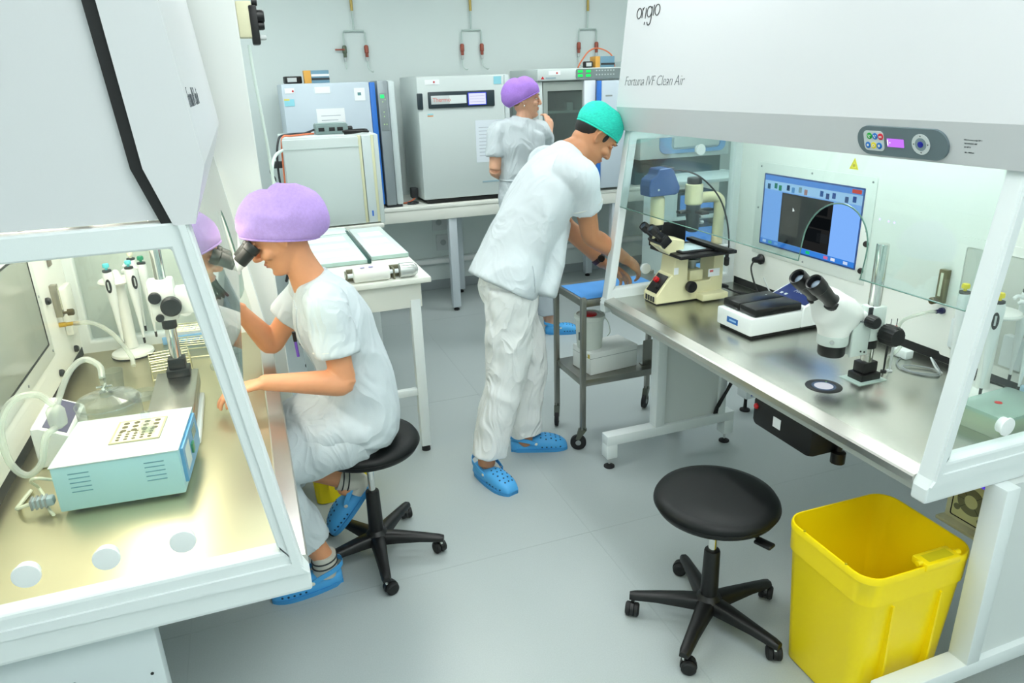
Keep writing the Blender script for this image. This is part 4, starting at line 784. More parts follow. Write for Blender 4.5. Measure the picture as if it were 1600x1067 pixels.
    part('fork', MB().tube([(.05, -.03, .03), (.03, -.07, .012), (.025, -.10, .004)], .003, n=6), LGREY, t)
    tag(bx(None, 'white_block', 2.05, 2.085, 1.70, 1.76, ZB, ZB+.03, W, .004), 'small white plastic block at the foot of the right bench back panel', 'block')
    for i, (x, y, c, lb) in enumerate(((1.905, 1.655, '#e06a2a', 'orange and black probe standing beside the chrome microscope post'), (1.925, 1.650, '#cf2a23', 'red probe standing beside the chrome microscope post'))):
        t = thing('probe', lb, 'probe', (x, y, ZB)); part('handle', MB().lathe([(.003, .10), (.005, .11), (.005, .15), (.003, .16)], n=10), mat('probe_%s' % c, c, .4), t); part('needle', MB().cyl((0, 0, .155), (0, 0, .185), .0014, n=6), DGREY, t); part('stem', MB().lathe([(.010, 0), (.010, .004), (.003, .006), (.0045, .10)], n=10), BLK if i == 0 else LGREY, t)
    tag(part('white_cable', MB().tube([(2.10, 2.52, ZB+.09), (2.08, 2.46, ZB+.06), (2.06, 2.40, ZB+.03), (2.055, 2.42, ZB+.006), (2.03, 2.50, ZB+.006), (1.99, 2.54, ZB+.006)], .003, n=6), LGREY), 'thin white cable behind the heating box on the right bench', 'cable')
    t = thing('black_connector', 'black connector on the back panel beside the inverted microscope', 'connector', (2.146, 2.60, .955)); part('body', MB().lathe([(.022, 0), (.024, .01), (.016, .02), (.012, .045)], axis=(-1, 0, 0), n=16), BLK, t); part('cable', MB().tube([(-.04, 0, 0), (-.07, -.02, -.03), (-.07, -.05, -.09), (-.06, -.08, -.14), (-.05, -.12, -.149)], .004, n=8), BLK, t)
right_bench()

# ================================================================ instruments on the left bench
def wire_rack(label, loc, rz, nx, ny, w, d, h):
    t = thing('wire_rack', label, 'rack', loc, rz); wm = mat('wire_steel', '#d6d4b4', .3, .7)
    for z in (.006, h*.5, h):
        part('wire_frame', MB().tube([(0, 0, z), (w, 0, z), (w, d, z), (0, d, z)], .002, n=6, closed=True, smooth=False), wm, t)
    for z in (h*.5, h):
        for i in range(1, nx): part('cross_wire', MB().cyl((w*i/nx, 0, z), (w*i/nx, d, z), .0014, n=6), wm, t)
        for j in range(1, ny): part('cross_wire', MB().cyl((0, d*j/ny, z), (w, d*j/ny, z), .0014, n=6), wm, t)
    for x, y in ((0, 0), (w, 0), (w, d), (0, d)): part('upright', MB().cyl((x, y, 0), (x, y, h), .0022, n=6), wm, t)
def left_bench():
    # ---------------- block heater
    HB = mat('heater_blue', '#a6d2db', .4); HT = mat('heater_top', '#c9d6d8', .4)
    t = thing('block_heater', 'light blue block heater with holed metal insert on the left bench', 'block heater', (-.528, 1.765, ZB), -4.5)
    for x in (.03, .25):
        for y in (.03, .23): part('rubber_foot', MB().lathe([(.009, 0), (.010, .010)], (x, y, 0), n=10), BLK, t)
    bx(t, 'case', 0, .28, 0, .262, .010, .128, HB, .004); bx(t, 'top_plate', -.002, .282, -.002, .258, .128, .131, HT, .001)
    for i, x in enumerate((.035, .20)):
        for k in range(5): bx(t, 'vent_slot', x, x+.045, -.0008, .001, .058+.012*k, .0605+.012*k, mat('slot_blue', '#5e93a4', .5), 0)
    ip = part('insert_block', MB().box(.115, .222, .085, .205, .131, .134), mat('insert_cream', '#e9e2bd', .35), t, smooth=0); part('insert_edge', MB().frame([(.110, .080), (.227, .080), (.227, .210), (.110, .210)], [(.115, .085), (.222, .085), (.222, .205), (.115, .205)], .131, .1345), mat('insert_rim', '#b7b08b', .4), t, smooth=0)
    hole = mat('hole_dark', '#5a5230', .6)
    h0 = None
    for i in range(4):
        for j in range(3):
            M = T(.131+.025*i, .192-.022*j, .134)
            if h0 is None: h0 = part('well', MB().lathe([(.0075, 0), (.0075, .0006)], n=14), hole, t); h0.matrix_local = M
            else: same('well', h0, t, M)
    h1 = None
    for i in range(5):
        for j in range(4):
            M = T(.127+.0185*i, .140-.0145*j, .134)
            if h1 is None: h1 = part('small_well', MB().lathe([(.0048, 0), (.0048, .0006)], n=12), hole, t); h1.matrix_local = M
            else: same('small_well', h1, t, M)
    # control end
    e = part('control_panel', MB().prism([(.02, .030), (.235, .030), (.245, .060), (.235, .122), (.02, .122)], .279, .288, 'yz'), mat('panel_blue', '#5c9fce', .35), t, smooth=0)
    bx(t, 'display', .2875, .2892, .155, .205, .080, .108, mat('lcd_grey', '#8ea49a', .25), 0); bx(t, 'switch', .2875, .293, .115, .14, .060, .085, mat('switch_green', '#2a8a58', .3), .001); bx(t, 'key_strip', .2875, .2885, .04, .10, .05, .11, HT, 0)
    c = thing('vial_holder', 'clear plastic vial holder standing on the block heater', 'vial holder', (-.325, 1.885, ZB+.1345), -4); part('cup', MB().lathe([(.016, 0), (.016, .018), (.011, .020), (.011, .045), (.009, .05)], n=16), CLEARP, c); bx(c, 'flag', -.018, .018, -.022, -.016, 0, .018, CLEARP, .001)
    # ---------------- white instrument with dark sloped panel
    t = thing('sloped_instrument', 'white instrument with dark sloped panel behind the block heater', 'instrument', (-.632, 2.05, ZB))
    s = part('case', MB().prism([(0, 0), (.088, 0), (.088, .085), (.02, .12), (0, .12)], 0, .22, 'xz'), WG, t, smooth=0); s.modifiers.new('b', 'BEVEL').width = .004
    part('dark_panel', MB().at(face_M((.022, .21, .119), (0, -1, 0), (.068, 0, -.035))).box(.005, .20, .006, .066, .0003, .002), mat('panel_violet', '#4a4766', .4), t, smooth=0)
    # ---------------- clear dish over a tray
    t = thing('humidity_dome', 'large clear round plastic dome behind the block heater', 'dome', (-.453, 2.135, ZB))
    part('dome_shell', MB().lathe([(.080, 0), (.083, .0), (.083, .12), (.077, .145), (.02, .156), (.018, .153), (.074, .141), (.080, .118)], n=40, cap=False), CLEARP, t)
    part('rim', MB().tube([(.084*math.cos(2*PI*k/24), .084*math.sin(2*PI*k/24), .132) for k in range(24)], .0022, n=6, sub=2, closed=True), CLEARP, t)
    part('nozzle', MB().lathe([(.016, .15), (.016, .165), (.008, .17), (.008, .21), (.006, .212)], (.0, 0, 0), n=14), CLEARP, t)
    part('valve_cross', MB().cyl((-.02, 0, .178), (.02, 0, .178), .004, n=8).cyl((0, -.02, .178), (0, .02, .178), .004, n=8), CHROME, t)
    part('tubing', MB().tube([(0, 0, .205), (-.005, .02, .235), (-.04, .03, .255), (-.075, .0, .235), (-.10, -.05, .185), (-.112, -.09, .15)], .0085, n=10), TUBEP, t)
    t = thing('air_filter_line', 'milky looped tube with round filter left of the block heater', 'tube', (-.545, 1.99, ZB))
    part('filter', MB().lathe([(.006, .135), (.020, .145), (.022, .155), (.022, .185), (.016, .195), (.006, .2)], n=18), TUBEP, t); part('loop', MB().tube([(0, 0, .2), (-.03, .0, .235), (-.075, -.03, .24), (-.105, -.06, .19), (-.10, -.09, .11), (-.07, -.10, .065), (-.035, -.09, .085), (-.02, -.06, .14), (-.005, -.02, .145)], .0085, n=10), TUBEP, t)
    tag(part('cream_cable', MB().tube([(-.545, 1.86, ZB+.05), (-.575, 1.83, ZB+.08), (-.60, 1.86, ZB+.06), (-.60, 1.90, ZB+.02), (-.58, 1.86, ZB+.006), (-.56, 1.80, ZB+.006), (-.545, 1.77, ZB+.006)], .004, n=8), mat('cable_cream', '#d8dcc6', .5)), 'cream cable curled beside the left end of the block heater', 'cable')
    t = thing('power_plug', 'grey power plug behind the left end of the block heater', 'plug', (-.575, 1.80, ZB)); bx(t, 'plug_body', -.02, .032, -.012, .012, .02, .042, mat('plug_blue', '#9fb3bb', .5), .005)
    for k in range(4): bx(t, 'grip_rib', -.018+.010*k, -.013+.010*k, -.0135, .0135, .018, .044, GREY, .001)
    part('cord', MB().tube([(-.02, 0, .03), (-.05, .01, .02), (-.06, .05, .006), (-.05, .12, .006)], .005, n=8), mat('cable_cream', '#d8dcc6', .5), t)
    # ---------------- steel stage box, post and stereo head
    t = thing('stereo_microscope', 'stereo microscope on steel base, used by the seated woman', 'microscope', (-.31, 2.36, ZB))
    bx(t, 'base_tray', -.055, .085, -.33, .02, 0, .022, WG, .006); bx(t, 'base_gap', -.05, .07, -.325, .02, .022, .030, BLK, .001)
    bx(t, 'steel_base', -.05, .075, -.33, .08, .030, .052, STEEL, .003); bx(t, 'steel_base', -.05, .075, -.33, .08, .0535, .085, STEEL, .003)
    X0, Y0 = .02, .045
    bx(t, 'post_flange', X0-.035, X0+.035, Y0-.03, Y0+.03, .085, .110, BLK, .003); bx(t, 'post_block', X0-.026, X0+.026, Y0-.022, Y0+.022, .110, .145, BLK, .003)
    part('post', MB().lathe([(.017, .14), (.017, .595), (.015, .6)], (X0, Y0, 0), n=26), CHROME, t); part('post_collar', MB().lathe([(.021, .245), (.022, .248), (.022, .275), (.019, .278)], (X0, Y0, 0), n=20), BLK, t)
    bx(t, 'carriage', X0-.04, X0+.035, Y0-.03, Y0+.03, .275, .405, PEG, .008)
    for xx, zz, r, l in ((X0+.02, .325, .030, .03), (X0-.022, .355, .018, .018), (X0-.018, .29, .012, .016)): part('focus_knob', MB().at(T(xx, Y0-.03, zz)).lathe([(r*.8, 0), (r, .004), (r, l*.85), (r*.85, l)], axis=(0, -1, 0), n=26), BLK, t)
    arm = part('arm', MB().box(X0+.03, X0+.13, Y0-.025, Y0+.025, .29, .375, .008), PEG, t)
    def ring(c, rx, ry, tilt, n=28):
        M = T(*c) @ RY(tilt); return [M @ Vector((rx*math.cos(2*PI*j/n), ry*math.sin(2*PI*j/n), 0)) for j in range(n)]
    HX = X0+.158; HM = mat('head_green', '#bcd4c8', .3)
    part('head', MB().rings([ring((HX, Y0, .265), .046, .046, 0), ring((HX, Y0, .30), .052, .05, 0), ring((HX+.005, Y0, .33), .066, .052, 8), ring((HX+.012, Y0, .36), .070, .056, 16), ring((HX+.03, Y0, .39), .058, .062, 28), ring((HX+.048, Y0, .413), .042, .066, 40), ring((HX+.056, Y0, .423), .034, .062, 44)]), HM, t, smooth=60)
    part('objective', MB().lathe([(.032, .17), (.040, .175), (.042, .265)], (HX, Y0, 0), n=26), PEG, t); part('red_mark', MB().at(T(HX+.03, Y0-.056, .345)).lathe([(.010, 0), (.008, .003)], axis=(.2, -1, 0), n=14), RED, t); part('side_knob', MB().at(T(HX+.0, Y0-.05, .325)).lathe([(.016, 0), (.017, .018), (.013, .02)], axis=(0, -1, 0), n=18), mat('knob_brown2', '#8a5a44', .45), t)
    d = Vector((.72, 0, .69)).normalized()
    for s in (-.034, .034):
        o = Vector((HX+.046, Y0+s, .405)); ft = part('eye_tube', MB().lathe([(.024, 0), (.0245, .02), (.020, .024), (.019, .052)], o, d, n=22), PEG, t)
        e = part('eyepiece', MB().lathe([(.021, .045), (.022, .05), (.0225, .09), (.025, .093), (.0255, .112), (.022, .118), (.019, .116)], o, d, n=24), mat('eyepiece_green', '#1c211f', .35), t)
    part('stage_dish', MB().lathe([(.03, .087), (.034, .088), (.034, .1), (.031, .1)], (HX-.03, Y0, 0), n=24), CLEARP, t)
    # ---------------- pipettes, racks, cups
    pipette_stand('pipette_stand', 'white stand of turquoise-capped pipettes at the far end of the left bench', (-.50, 2.945, ZB), 0, .300, [(-6, '#58c7d2', True), (38, '#5ec9cf', True), (80, '#1d8a63', False), (150, '#e7e5cf', False)], .075, False, 1.22, .022)
    wire_rack('silver wire test tube rack before the pipette stand on the left bench', (-.40, 2.60, ZB), 8, 6, 3, .13, .09, .075)
    wire_rack('taller silver wire rack beside the microscope post on the left bench', (-.35, 2.80, ZB), -6, 6, 4, .14, .10, .11)
    t = thing('plastic_cup', 'small clear plastic cup on the left bench before the wire racks', 'cup', (-.515, 2.58, ZB)); part('wall', MB().lathe([(.026, 0), (.034, .07), (.032, .07), (.025, .003)], n=28, cap=False), CLEARP, t); part('bottom', MB().lathe([(.026, 0), (.026, .002)], n=28), CLEARP, t)
    t = thing('dish_tray', 'round clear culture dish beside the plastic cup on the left bench', 'dish', (-.42, 2.47, ZB)); part('bottom', MB().lathe([(.045, 0), (.045, .002)], n=32), CLEARP, t); part('wall', MB().lathe([(.045, 0), (.046, .016), (.044, .016), (.043, .002)], n=32, cap=False), CLEARP, t)
    t = thing('wall_bracket', 'grey twin bracket high on the back panel of the left bench', 'bracket', (-.684, 2.86, 1.19)); bx(t, 'plate', 0, .006, -.02, .02, 0, .055, mat('bracket_grey', '#8a8175', .4, .3), .001); bx(t, 'plate', 0, .006, -.02, .02, .06, .115, mat('bracket_grey', '#8a8175', .4, .3), .001)
    tag(bx(None, 'blue_strip', -.40, -.22, 3.005, 3.015, ZB, ZB+.03, mat('strip_blue', '#7fb0dc', .5), .002), 'light blue strip along the far pane of the left bench', 'strip')
    t = thing('tube_joiner', 'small white connector held by the seated woman at the left bench edge', 'connector', (-.105, 2.17, ZB)); bx(t, 'joint', -.012, .012, -.012, .012, .02, .075, W, .003); part('stem', MB().lathe([(.014, 0), (.012, .004), (.006, .008), (.006, .02)], n=12), W, t)
left_bench()
# ================================================================ stools, bins, trolley
LEA = mat('black_leather', '#06090a', .46, bump=.06, bscale=260, spec=.32)
def stool(label, loc, rz, zs, lever=True, post='#c9cbc7'):
    t = thing('swivel_stool', label, 'stool', loc, rz)
    part('seat', MB().lathe([(.06, zs-.062), (.165, zs-.06), (.186, zs-.05), (.195, zs-.034), (.195, zs-.022), (.186, zs-.008), (.16, zs-.001), (.10, zs), (.0005, zs-.002)], n=56), LEA, t, smooth=60)
    part('seam', MB().tube([(.1955*math.cos(2*PI*k/32), .1955*math.sin(2*PI*k/32), zs-.030) for k in range(32)], .0016, n=5, sub=2, closed=True), BLK, t)
    part('seat_plate', MB().lathe([(.03, zs-.085), (.09, zs-.07), (.10, zs-.058)], n=24), BLK, t)
    part('gas_lift', MB().lathe([(.0135, .24), (.0135, zs-.08), (.02, zs-.075)], n=22), CHROME, t)
    part('lift_sleeve', MB().lathe([(.030, .075), (.029, .12), (.026, .285), (.024, .29), (.014, .292)], n=24), BLK, t)
    if lever: l = part('lever', MB().tube([(.02, -.02, zs-.072), (.035, -.10, zs-.078), (.043, -.150, zs-.088)], .007, n=8), BLK, t); part('lever_paddle', MB().at(T(.045, -.176, zs-.092) @ RZ(-72)).box(-.028, .028, -.017, .017, -.006, .006, .005), BLK, l)
    part('hub', MB().lathe([(.040, .062), (.046, .07), (.044, .10), (.034, .112), (.028, .12)], n=24), BLK, t)
    for k in range(5):
        a = 72*k; M = RZ(a)
        R = []
        for x, wd, zt, zb in ((.025, .030, .105, .062), (.08, .026, .102, .064), (.17, .021, .092, .066), (.245, .018, .082, .062), (.262, .014, .078, .060)):
            R.append([M @ Vector(p) for p in ((x, -wd, zb), (x, wd, zb), (x, wd*.96, zt-.008), (x, wd*.6, zt), (x, -wd*.6, zt), (x, -wd*.96, zt-.008))])
        arm = part('base_arm', MB().rings(R), BLK, t, smooth=50)
        c = MB().at(M @ T(.250, 0, 0)); part('caster_stem', MB().at(M @ T(.250, 0, 0)).cyl((0, 0, .045), (0, 0, .066), .007, n=10), CHROME, arm)
        Mc = M @ T(.250, 0, 0) @ RZ(40+23*k)
        for s in (-1, 1): part('caster_wheel', MB().at(Mc @ T(.014, s*.006, .024)).lathe([(.019, 0), (.024, .002), (.024, .013), (.019, .017)], axis=(0, s, 0), n=22), BLKM, arm)
        part('caster_hood', MB().at(Mc).prism([(.014+.027*math.cos(q), .024+.027*math.sin(q)) for q in [PI*j/10 for j in range(-1, 12)]], -.006, .006, 'xz'), BLK, arm)
    return t
stool('black round swivel stool standing empty beside the open yellow bin', (1.258, 1.635, 0), 3, .505)
stool('black round swivel stool under the seated woman', (.285, 2.44, 0), 51, .525, lever=False)

def bin_(label, loc, rz, w, d, h, lid_bits=True):
    t = thing('waste_bin', label, 'bin', loc, rz)
    def ring(k, z, r, ins=0): return [(x, y, z) for x, y in rrect(-w/2*k+ins, w/2*k-ins, -d/2*k+ins, d/2*k-ins, r, 6)]
    R = [ring(.80, 0.004, .03), ring(.815, .03, .035), ring(.93, h*.80, .045), ring(.935, h*.81, .045), ring(.965, h*.815, .05), ring(.985, h-.022, .055), ring(1.0, h-.020, .06), ring(1.0, h-.006, .06), ring(.99, h, .06), ring(.965, h, .055), ring(.955, h-.02, .05), ring(.90, h*.78, .045), ring(.80, .02, .03)]
    part('body', MB().rings(R), YEL, t, smooth=40)
    # moulded panels, lip and hinge
    for sx in (-1, 1): part('rib', MB().at(RX(0)).prism([(sx*w*.20-.004, .08), (sx*w*.20+.004, .08), (sx*w*.22+.003, h*.78), (sx*w*.22-.003, h*.78)], -d*.40-.028, -d*.40-.0, 'xz'), YEL, t, smooth=0)
    for sx in (-.12, .12): part('rim_bump', MB().lathe([(.004, h), (.003, h+.003)], (-w*.485, sx*d*2, 0), n=8), mat('bump_ochre', '#b5a512', .5), t)
    if lid_bits:
        hb = part('hinge_block', MB().box(-.005, .115, -d/2-.006, -d/2+.045, h-.012, h+.010, .004), YEL, t)
        part('hinge_slot', MB().box(.012, .098, -d/2+.004, -d/2+.034, h+.0085, h+.0108), mat('yellow_shade', '#d9c60a', .5), hb, smooth=0)
        for s in (-1, 1): part('hinge_pin', MB().cyl((.055+s*.058, -d/2+.015, h+.006), (.055+s*.074, -d/2+.015, h+.006), .007, n=12), YEL, hb)
    return t
bin_('tall open yellow waste bin in the right foreground', (1.555, 1.285, 0), 0, .385, .335, .50).rotation_euler[2] = math.radians(-1)
bin_('yellow waste bin on the floor behind the seated woman and her stool', (.215, 2.985, 0), 0, .30, .24, .46, False)

def trolley():
    SS = mat('trolley_steel', '#9b9a93', .28, 1.0, bump=.08, bscale=50, stretch=(30, 30, 2))
    t = thing('steel_trolley', 'two-shelf stainless steel trolley the bending man leans over', 'trolley', (0, 0, 0))
    x0, x1, y0, y1 = 1.395, 1.94, 2.895, 3.21
    for x in (x0, x1):
        for y in (y0, y1):
            p = part('upright', MB().box(x-.0125, x+.0125, y-.0125, y+.0125, .11, .79, .003), SS, t)
            part('caster_fork', MB().prism([(-.018, .055), (.02, .112), (-.02, .112), (-.035, .06)], -.014, .014, 'xz').cyl((0, 0, .105), (0, 0, .125), .014, n=12), mat('fork_grey', '#5c6057', .45, .5), p)
            w_ = part('caster_wheel', MB().lathe([(.028, -.011), (.0395, -.009), (.0395, .009), (.028, .011)], (-.022, 0, .040), (0, 1, 0), n=28), RUBBER, p); part('wheel_hub', MB().lathe([(.012, -.0125), (.014, -.0115), (.014, .0115), (.012, .0125)], (-.022, 0, .040), (0, 1, 0), n=16), GREY, p)
            for ch in p.children: ch.location = (x, y, 0); ch.rotation_euler = (0, 0, math.radians({(x0, y0): -25, (x0, y1): 60, (x1, y0): 10, (x1, y1): 40}[(x, y)]))
    for z, nm in ((.362, 'lower_shelf'), (.765, 'top_shelf')):
        part(nm, MB().box(x0, x1, y0, y1, z, z+.012, .002).box(x0, x1, y0-.004, y0+.004, z-.022, z+.012, .002).box(x0, x1, y1-.004, y1+.004, z-.022, z+.012, .002).box(x0-.004, x0+.004, y0, y1, z-.022, z+.012, .002).box(x1-.004, x1+.004, y0, y1, z-.022, z+.012, .002), SS, t)
    tag(part('blue_drape', MB().box(x0+.01, x1-.10, y0+.012, y1-.04, .7775, .780, .001), mat('drape_blue', '#4f9be6', .75, bump=.2, bscale=120)), 'blue paper sheet on the top shelf of the steel trolley', 'sheet')
    z = .3745
    t = thing('carton', 'white cardboard carton on the lower shelf of the steel trolley', 'carton', (1.575, 3.03, z), 6); bx(t, 'carton_body', -.13, .145, -.085, .085, 0, .115, mat('carton_white', '#e4e8e4', .6), .003); bx(t, 'lid_seam', -.1305, .1455, -.0855, .0855, .085, .087, GREY, 0)
    bx(t, 'label_mark', -.1315, -.130, -.075, -.06, .085, .105, mat('label_gold', '#c8b03a', .6), 0); bx(t, 'print_mark', -.1315, -.130, -.02, .0, .05, .075, INK, 0)
    t = thing('lidded_bucket', 'white lidded plastic bucket with red cap on the carton', 'bucket', (1.495, 3.03, z+.1155)); bm_ = mat('bucket_plastic', '#dfe6dd', .4)
    part('tub', MB().lathe([(.060, 0), (.063, .004), (.070, .15), (.072, .155)], n=32), bm_, t); part('lid', MB().lathe([(.074, .148), (.076, .15), (.076, .168), (.066, .172), (.062, .166), (.02, .166)], n=32), bm_, t); part('red_cap', MB().lathe([(.036, .166), (.036, .172), (.030, .176)], n=24), RED, t)
    part('handle', MB().tube([(.076, 0, .15), (.092, -.02, .12), (.09, -.045, .08), (.07, -.06, .065)], .0025, n=6), bm_, t); part('label', MB().at(RZ(205)).box(.064, .0715, -.012, .012, .05, .09), mat('label_ink', '#5f6a6a', .6), t, smooth=0)
    t = thing('steel_tray', 'upright steel plate leaning at the right end of the lower trolley shelf', 'plate', (1.80, 3.0, z)); bx(t, 'plate', -.05, .12, -.06, -.055, 0, .135, SS, .001); bx(t, 'flange', -.05, .12, -.055, -.02, 0, .004, SS, .001)
trolley()
# ================================================================ the three people
from mathutils import noise as mnoise
from mathutils.bvhtree import BVHTree
def V3(*a): return Vector(a if len(a) == 3 else a[0])
def limb(mb, pts, rad, ref=(0, 1, 0), n=20, sub=5, round_ends=True):
    P = [Vector(p) for p in pts]; Rr = [Vector((r[0], r[1], 0)) if isinstance(r, (tuple, list)) else Vector((r, r, 0)) for r in rad]
    if len(P) > 2: P, Rr = catmull(P, sub), catmull(Rr, sub)
    N = len(P); ref = Vector(ref); R = []; a_prev = None
    for i, p in enumerate(P):
        Tn = (P[min(i+1, N-1)]-P[max(i-1, 0)]).normalized()
        a = ref - Tn*ref.dot(Tn)
        if a.length < .15: a = (a_prev or Tn.orthogonal()) - Tn*((a_prev or Tn.orthogonal()).dot(Tn))
        a.normalize(); a_prev = a; b = Tn.cross(a)
        ring = lambda c, k: [c + a*(Rr[i].x*k*math.cos(t)) + b*(Rr[i].y*k*math.sin(t)) for t in [2*PI*j/n for j in range(n)]]
        m = min(Rr[i].x, Rr[i].y)
        if i == 0 and round_ends: R.append(ring(p - Tn*m*.8, .35)); R.append(ring(p - Tn*m*.5, .78))
        R.append(ring(p, 1.0))
        if i == N-1 and round_ends: R.append(ring(p + Tn*m*.5, .78)); R.append(ring(p + Tn*m*.8, .35))
    return mb.rings(R)
def fuse(name, mb, m, parent, voxel=.006, smooth=4, disp=None, label=None):
    me = bpy.data.meshes.new('tmp'); me.from_pydata(mb.v, [], mb.f)
    bm = bmesh.new(); bm.from_mesh(me); bmesh.ops.recalc_face_normals(bm, faces=bm.faces); bm.to_mesh(me); bm.free()
    ob = bpy.data.objects.new('tmp', me); COL.objects.link(ob)
    rm = ob.modifiers.new('r', 'REMESH'); rm.mode = 'VOXEL'; rm.voxel_size = voxel
    sm = ob.modifiers.new('s', 'SMOOTH'); sm.iterations = smooth; sm.factor = .5
    dg = bpy.context.evaluated_depsgraph_get(); out = bpy.data.meshes.new_from_object(ob.evaluated_get(dg)); bpy.data.objects.remove(ob, do_unlink=True)
    out.name = name
    if disp:
        nv = len(out.vertices); co = np.empty(nv*3); out.vertices.foreach_get('co', co); co = co.reshape(-1, 3); no = np.empty(nv*3); out.vertices.foreach_get('normal', no); no = no.reshape(-1, 3)
        d = np.array([disp(Vector(c)) for c in co]); co += no*d[:, None]; out.vertices.foreach_set('co', co.ravel())
    out.materials.clear(); out.materials.append(m); out.polygons.foreach_set('use_smooth', [True]*len(out.polygons)); out.update()
    o = bpy.data.objects.new(name, out); COL.objects.link(o)
    if parent is not None: o.parent = parent
    if label: o['label'] = label
    return o
def folds(amp, sx, sy, sz, off=0.0, fine=.25):
    def f(p):
        q = Vector((p.x*sx+off, p.y*sy, p.z*sz)); a = mnoise.noise(q); b = mnoise.noise(q*2.3+Vector((5, 1, 3)))
        return amp*(1-2*abs(a))*.6 + amp*fine*b - amp*.2
    return f
def frame(o, f, up=(0, 0, 1)):
    f = Vector(f).normalized(); s = Vector(up).cross(f).normalized(); u = f.cross(s); M = Matrix.Identity(4)
    for i in range(3): M[i][0] = f[i]; M[i][1] = s[i]; M[i][2] = u[i]; M[i][3] = o[i]
    return M
def add_M(mb, M, fn):
    old = mb.M; mb.M = old @ M; fn(mb); mb.M = old
def head_shape(mb, k=1.0, jaw=1.0):
    S = [(-.119, .066, .03, .016), (-.112, .080, .005, .030), (-.097, .087, -.02, .041*jaw), (-.078, .083, -.045, .051*jaw), (-.058, .084, -.060, .058*jaw), (-.035, .083, -.076, .064), (-.010, .081, -.088, .068), (.010, .079, -.094, .071), (.030, .086, -.098, .073), (.055, .085, -.099, .074), (.080, .075, -.094, .069), (.100, .054, -.076, .054), (.113, .024, -.046, .030)]
    R = []
    for z, xf, xb, hw in S:
        c = (xf+xb)/2; rx = (xf-xb)/2; ring = []
        for j in range(28):
            t = 2*PI*j/28; ct, st = math.cos(t), math.sin(t); sg = lambda q, e: math.copysign(abs(q)**e, q)
            ring.append((k*(c+rx*sg(ct, .9)), k*hw*sg(st, .9)*(1-.10*ct), k*z))
        R.append(ring)
    mb.rings(R)
    limb(mb, [(.080*k, 0, .024*k), (.090*k, 0, .004*k), (.104*k, 0, -.022*k), (.101*k, 0, -.030*k)], [(.006, .008), (.008, .009), (.011, .010), (.008, .006)], n=14, sub=4)
    for s in (-1, 1):
        mb.ell((.092*k, s*.011*k, -.029*k), .010, .008, .007, 12, 8); mb.ell((.079*k, s*.030*k, .030*k), .012, .022, .007, 12, 8)
        mb.ell((.060*k, s*.043*k, -.022*k), .024, .020, .020, 14, 9)
        mb.add(*ear(s, k))
    mb.ell((.084*k, 0, -.053*k), .010, .022, .006, 14, 8); mb.ell((.082*k, 0, -.064*k), .010, .019, .007, 14, 8); mb.ell((.080*k, 0, -.096*k), .012, .018, .012, 14, 8)
def ear(s, k):
    q = MB().at(T(-.008*k, s*.073*k, -.004*k) @ RZ(-s*22) @ RY(-10)); q.ell((0, 0, 0), .018, .006, .031, 16, 10)
    q.tube([(.0, s*.006, -.028), (-.010, s*.006, -.018), (-.017, s*.007, .004), (-.012, s*.008, .022), (.002, s*.008, .029), (.012, s*.007, .020)], .0045, n=8, sub=4)
    return q.v, q.f
def hand_shape(mb, wrist, fwd, palm_n, thumb_side, curls=(.5, .55, .6, .65), thumb_in=.4, k=1.0, spread=.10):
    """fwd: towards the fingers; palm_n: out of the palm; thumb_side: unit vector across the palm towards the thumb"""
    f = Vector(fwd).normalized(); pn = Vector(palm_n); pn = (pn - f*pn.dot(f)).normalized(); s = Vector(thumb_side); s = (s - f*s.dot(f) - pn*s.dot(pn)).normalized(); w = Vector(wrist)
    P = lambda a, b, c: w + f*(a*k) + s*(b*k) + pn*(c*k)
    limb(mb, [P(-.02, 0, 0), P(.015, 0, 0), P(.05, .002, 0), P(.085, 0, 0)], [(.026*k, .019*k), (.030*k, .018*k), (.040*k, .0155*k), (.040*k, .013*k)], ref=s, n=20)
    L = ((.036, .026, .021), (.041, .029, .022), (.038, .027, .021), (.029, .021, .018)); B = (.030, .010, -.010, -.029); A0 = (.092, .096, .092, .084)
    for i in range(4):
        p = P(A0[i]-.010, B[i], 0); pts = [p.copy()]; ang = 0.0; sp = spread*(1.2-i*.8)
        for j, l in enumerate(L[i]):
            ang += curls[i]*(1.0 if j else .7)
            d = f*math.cos(ang) + pn*math.sin(ang); d = (d + s*sp*.5).normalized(); p = p + d*(l*k + (.010*k if j == 0 else 0)); pts.append(p.copy())
        limb(mb, pts, [.0092*k, .0088*k, .0080*k, .0068*k], ref=s, n=12, sub=4)
    p = P(.018, .024, .004); d1 = (f*.62 + s*.72 + pn*.28).normalized(); d2 = (f*.88 + s*(.35-thumb_in*.5) + pn*(.25+thumb_in*.4)).normalized(); d3 = (f*.92 + s*(.05-thumb_in*.6) + pn*(.2+thumb_in*.5)).normalized()
    q1 = p + d1*.040*k; q2 = q1 + d2*.034*k; q3 = q2 + d3*.026*k
    limb(mb, [p, q1, q2, q3], [.0150*k, .0118*k, .0100*k, .0080*k], ref=pn, n=12, sub=4)
def arm_shape(mb, sh, el, wr, k=1.0):
    sh, el, wr = V3(sh), V3(el), V3(wr)
    limb(mb, [sh, sh.lerp(el, .35), sh.lerp(el, .75), el, el.lerp(wr, .25), el.lerp(wr, .65), wr], [.052*k, .048*k, .042*k, .040*k, .042*k, .033*k, .026*k], ref=(0, 0, 1), n=18)
SKIN_N = {}
def skin(name, c, var=.05): return mat(name, c, .48, var=var, vscale=14, bump=.02, bscale=300, sss=.12)
